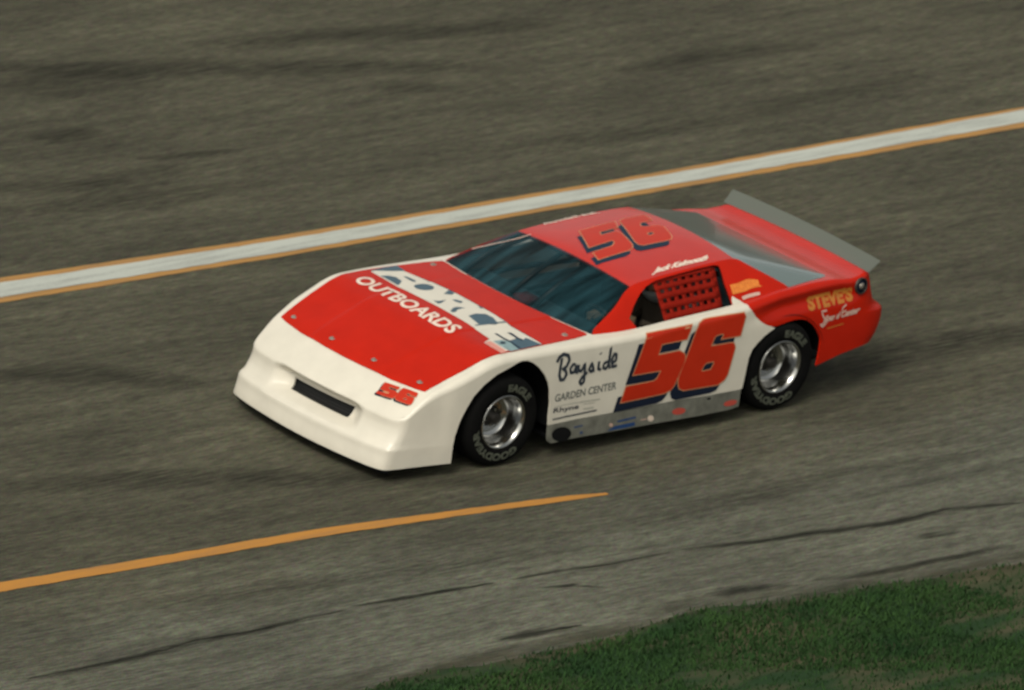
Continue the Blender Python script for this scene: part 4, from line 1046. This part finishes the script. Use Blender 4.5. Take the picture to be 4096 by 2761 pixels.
# wheel wells, floor, firewall ---------------------------------------------
for cx in (2.64, 0.0):
    for sg in (1, -1):
        b_ = bmesh.new(); r_ = .452; n = 26; prev = None; A0, A1 = (-16, 196) if cx > 1 else (-16, 172)
        for k in range(n + 1):
            a = math.radians(A0 + (A1 - A0) * k / n); zc = .34 if cx > 1 else .30
            rr = r_ * (1.0 if cx > 1 else .94)
            p0 = b_.verts.new((cx - .03 + rr * math.cos(a), sg * .905, zc + rr * math.sin(a))); p1 = b_.verts.new((cx - .03 + rr * math.cos(a), sg * .56, zc + rr * math.sin(a)))
            c_ = (p0, p1)
            if prev: b_.faces.new((prev[0], prev[1], p1, p0))
            prev = c_
        ve = [b_.verts.new((cx - .03 + rr * math.cos(math.radians(A0 + (A1 - A0) * k / n)), sg * .56, zc + rr * math.sin(math.radians(A0 + (A1 - A0) * k / n)))) for k in range(n + 1)]
        b_.faces.new(ve)
        build('wheel_well', b_, M['black'], car)
b_ = bmesh.new(); box(b_, .47, 2.16, -.92, .92, .125, .145); box(b_, -.9, 3.48, -.54, .54, .15, .17); box(b_, 3.12, 3.5, -.78, .78, .12, .14)
build('floor_pan', b_, M['chassis'], car, smooth=False)
b_ = bmesh.new(); box(b_, 1.80, 1.83, -.80, .80, .15, .80)
build('firewall', b_, M['chassis'], car, smooth=False)
b_ = bmesh.new(); box(b_, .42, .45, -.80, .80, .15, .80)
build('rear_bulkhead', b_, M['chassis'], car, smooth=False)
b_ = bmesh.new(); box(b_, 1.45, 1.80, -.74, .74, .66, .745, .02); box(b_, .46, 1.6, -.74, -.50, .14, .62, .03)
build('dashboard', b_, M['dash'], car, smooth=False)
b_ = bmesh.new(); box(b_, -.45, .42, -.70, .70, .62, .74, .02)
build('rear_shelf', b_, M['dash'], car, smooth=False)
# roll cage
b_ = bmesh.new()
for sg in (1, -1):
    tube(b_, [(1.72, sg * .72, .72), (1.50, sg * .66, .88), (1.24, sg * .55, 1.0), (.9, sg * .53, 1.03), (.5, sg * .52, 1.04)], .02)
    for z_ in (.35, .5, .65): tube(b_, [(1.7, sg * .76, z_), (1.1, sg * .82, z_), (.5, sg * .76, z_)], .02)
    tube(b_, [(.48, sg * .72, .2), (.48, sg * .70, .75), (.48, sg * .60, .98), (.48, sg * .45, 1.05), (.48, 0, 1.06)], .022)
    tube(b_, [(.46, sg * .5, 1.0), (-.2, sg * .5, .76)], .02)
for y_ in (-.20, .06): tube(b_, [(1.66, y_, .76), (1.42, y_, .90), (1.20, y_, 1.0), (.5, y_, 1.04)], .019)
tube(b_, [(1.22, -.55, 1.01), (1.22, 0, 1.025), (1.22, .55, 1.01)], .02)
tube(b_, [(.47, .6, .3), (.47, -.5, .95)], .018)
build('roll_cage', b_, M['tube'], car)
b_ = bmesh.new(); box(b_, 1.58, 1.72, -.12, .02, .745, .80, .01); build('dash_box', b_, M['netm'], car)
# seat and steering wheel
b_ = bmesh.new(); box(b_, .56, 1.08, .17, .61, .17, .28, .03); box(b_, .54, .62, .17, .61, .2, .86, .03); box(b_, .58, .8, .14, .18, .3, .6, .01); box(b_, .58, .8, .60, .64, .3, .6, .01); box(b_, .53, .6, .29, .49, .84, .99, .03)
build('seat', b_, M['tube'], car)
b_ = bmesh.new(); wc = Vector((1.30, .39, .66)); tube(b_, [wc + Vector((.17 * .35 * math.sin(a), .17 * math.cos(a), .17 * .94 * math.sin(a))) for a in [6.28318 * k / 24 for k in range(25)]], .013, 8, caps=False)
tube(b_, [wc + Vector((0, -.16, 0)), wc + Vector((.03, 0, 0)), wc + Vector((0, .16, 0))], .01, 6); tube(b_, [wc, wc + Vector((.3, 0, -.08))], .018, 8)
build('steering_wheel', b_, M['tube'], car)

# ---------------------------------------------------------------- the driver
def skinned(name, verts, edges, radii, mat, parent=None, root=0, sub=1):
    me = bpy.data.meshes.new(name); me.from_pydata(verts, edges, []); o = link(name, me, mat, parent)
    o.modifiers.new('skin', 'SKIN'); sv = me.skin_vertices[0].data
    for i, r in enumerate(radii): sv[i].radius = (r, r) if not isinstance(r, tuple) else r
    sv[root].use_root = True
    s = o.modifiers.new('sub', 'SUBSURF'); s.levels = sub; s.render_levels = sub
    return o
dy = .39
vb = [(.76, dy, .36), (.72, dy, .52), (.70, dy, .66), (.715, dy, .74),                      # pelvis, waist, chest, neck base
      (.70, dy + .19, .69), (.88, dy + .29, .60), (1.13, dy + .20, .74),                      # left arm bent at the window sill
      (.70, dy - .19, .69), (.90, dy - .24, .55), (1.16, dy - .15, .66),
      (.82, dy + .10, .35), (1.22, dy + .13, .42), (1.55, dy + .10, .26), (1.66, dy + .10, .30),
      (.82, dy - .10, .35), (1.22, dy - .13, .42), (1.55, dy - .10, .26), (1.66, dy - .10, .30), (.73, dy, .80)]
eb = [(0, 1), (1, 2), (2, 3), (2, 4), (4, 5), (5, 6), (2, 7), (7, 8), (8, 9), (0, 10), (10, 11), (11, 12), (12, 13), (0, 14), (14, 15), (15, 16), (16, 17), (3, 18)]
rb_ = [.15, .13, .15, .07, .075, .052, .036, .075, .052, .036, .09, .07, .05, .045, .09, .07, .05, .045, .06]
drv = empty('person', (.76, dy, .28)); tag(drv, 'driver in tan suit and helmet sitting behind the red window net', 'person')
bodyo = skinned('body', vb, eb, rb_, M['suit']); bodyo.parent = drv; bodyo.matrix_parent_inverse = Matrix.Translation((-.76, -dy, -.28))
def hand(c, sg):
    c = Vector(c)
    V = [c, c + Vector((.05, 0, .01))]; E = [(0, 1)]; R = [.030, .034]
    for k, (a, ln) in enumerate(((-.024, .05), (-.008, .056), (.008, .053), (.024, .042))):
        i = len(V); V += [c + Vector((.085, a, .018)), c + Vector((.11, a, .0)), c + Vector((.105, a, -.03 - ln * .2))]; E += [(1, i), (i, i + 1), (i + 1, i + 2)]; R += [.010, .009, .008]
    i = len(V); V += [c + Vector((.05, -sg * .035, .01)), c + Vector((.085, -sg * .03, -.01))]; E += [(0, i), (i, i + 1)]; R += [.012, .010]
    o = skinned('glove', [tuple(v) for v in V], E, R, M['glove']); o.parent = drv; o.matrix_parent_inverse = Matrix.Translation((-.76, -dy, -.28))
hand((1.16, dy + .19, .755), 1); hand((1.19, dy - .15, .68), -1)
b_ = bmesh.new(); bmesh.ops.create_uvsphere(b_, u_segments=28, v_segments=18, radius=1)
for v in b_.verts:
    x, y, z = v.co; k = 1.0 + (.10 if (x > .3 and z < -.2) else 0)
    v.co = Vector((.765 + .150 * x * k, dy + .122 * y, .905 + .138 * z))
bmesh.ops.delete(b_, geom=[f_ for f_ in b_.faces if f_.calc_center_median().x > .83 and -.045 < f_.calc_center_median().z - .915 < .05 and abs(f_.calc_center_median().y - dy) < .10], context='FACES')
hm = build('helmet', b_, M['helmet']); hm.parent = drv; hm.matrix_parent_inverse = Matrix.Translation((-.76, -dy, -.28)); solid(hm, .012)
b_ = bmesh.new(); bmesh.ops.create_uvsphere(b_, u_segments=20, v_segments=14, radius=1)
for v in b_.verts:
    x, y, z = v.co; nz = .018 * math.exp(-((y / .18) ** 2) - ((z + .15) / .25) ** 2) if x > .5 else 0
    ey = -.010 * (math.exp(-(((abs(y) - .38) / .16) ** 2) - ((z - .12) / .14) ** 2)) if x > .3 else 0
    v.co = Vector((.77 + .098 * x + nz + ey, dy + .078 * y, .895 + .115 * z))
hd = build('head', b_, M['skin']); hd.parent = drv; hd.matrix_parent_inverse = Matrix.Translation((-.76, -dy, -.28))
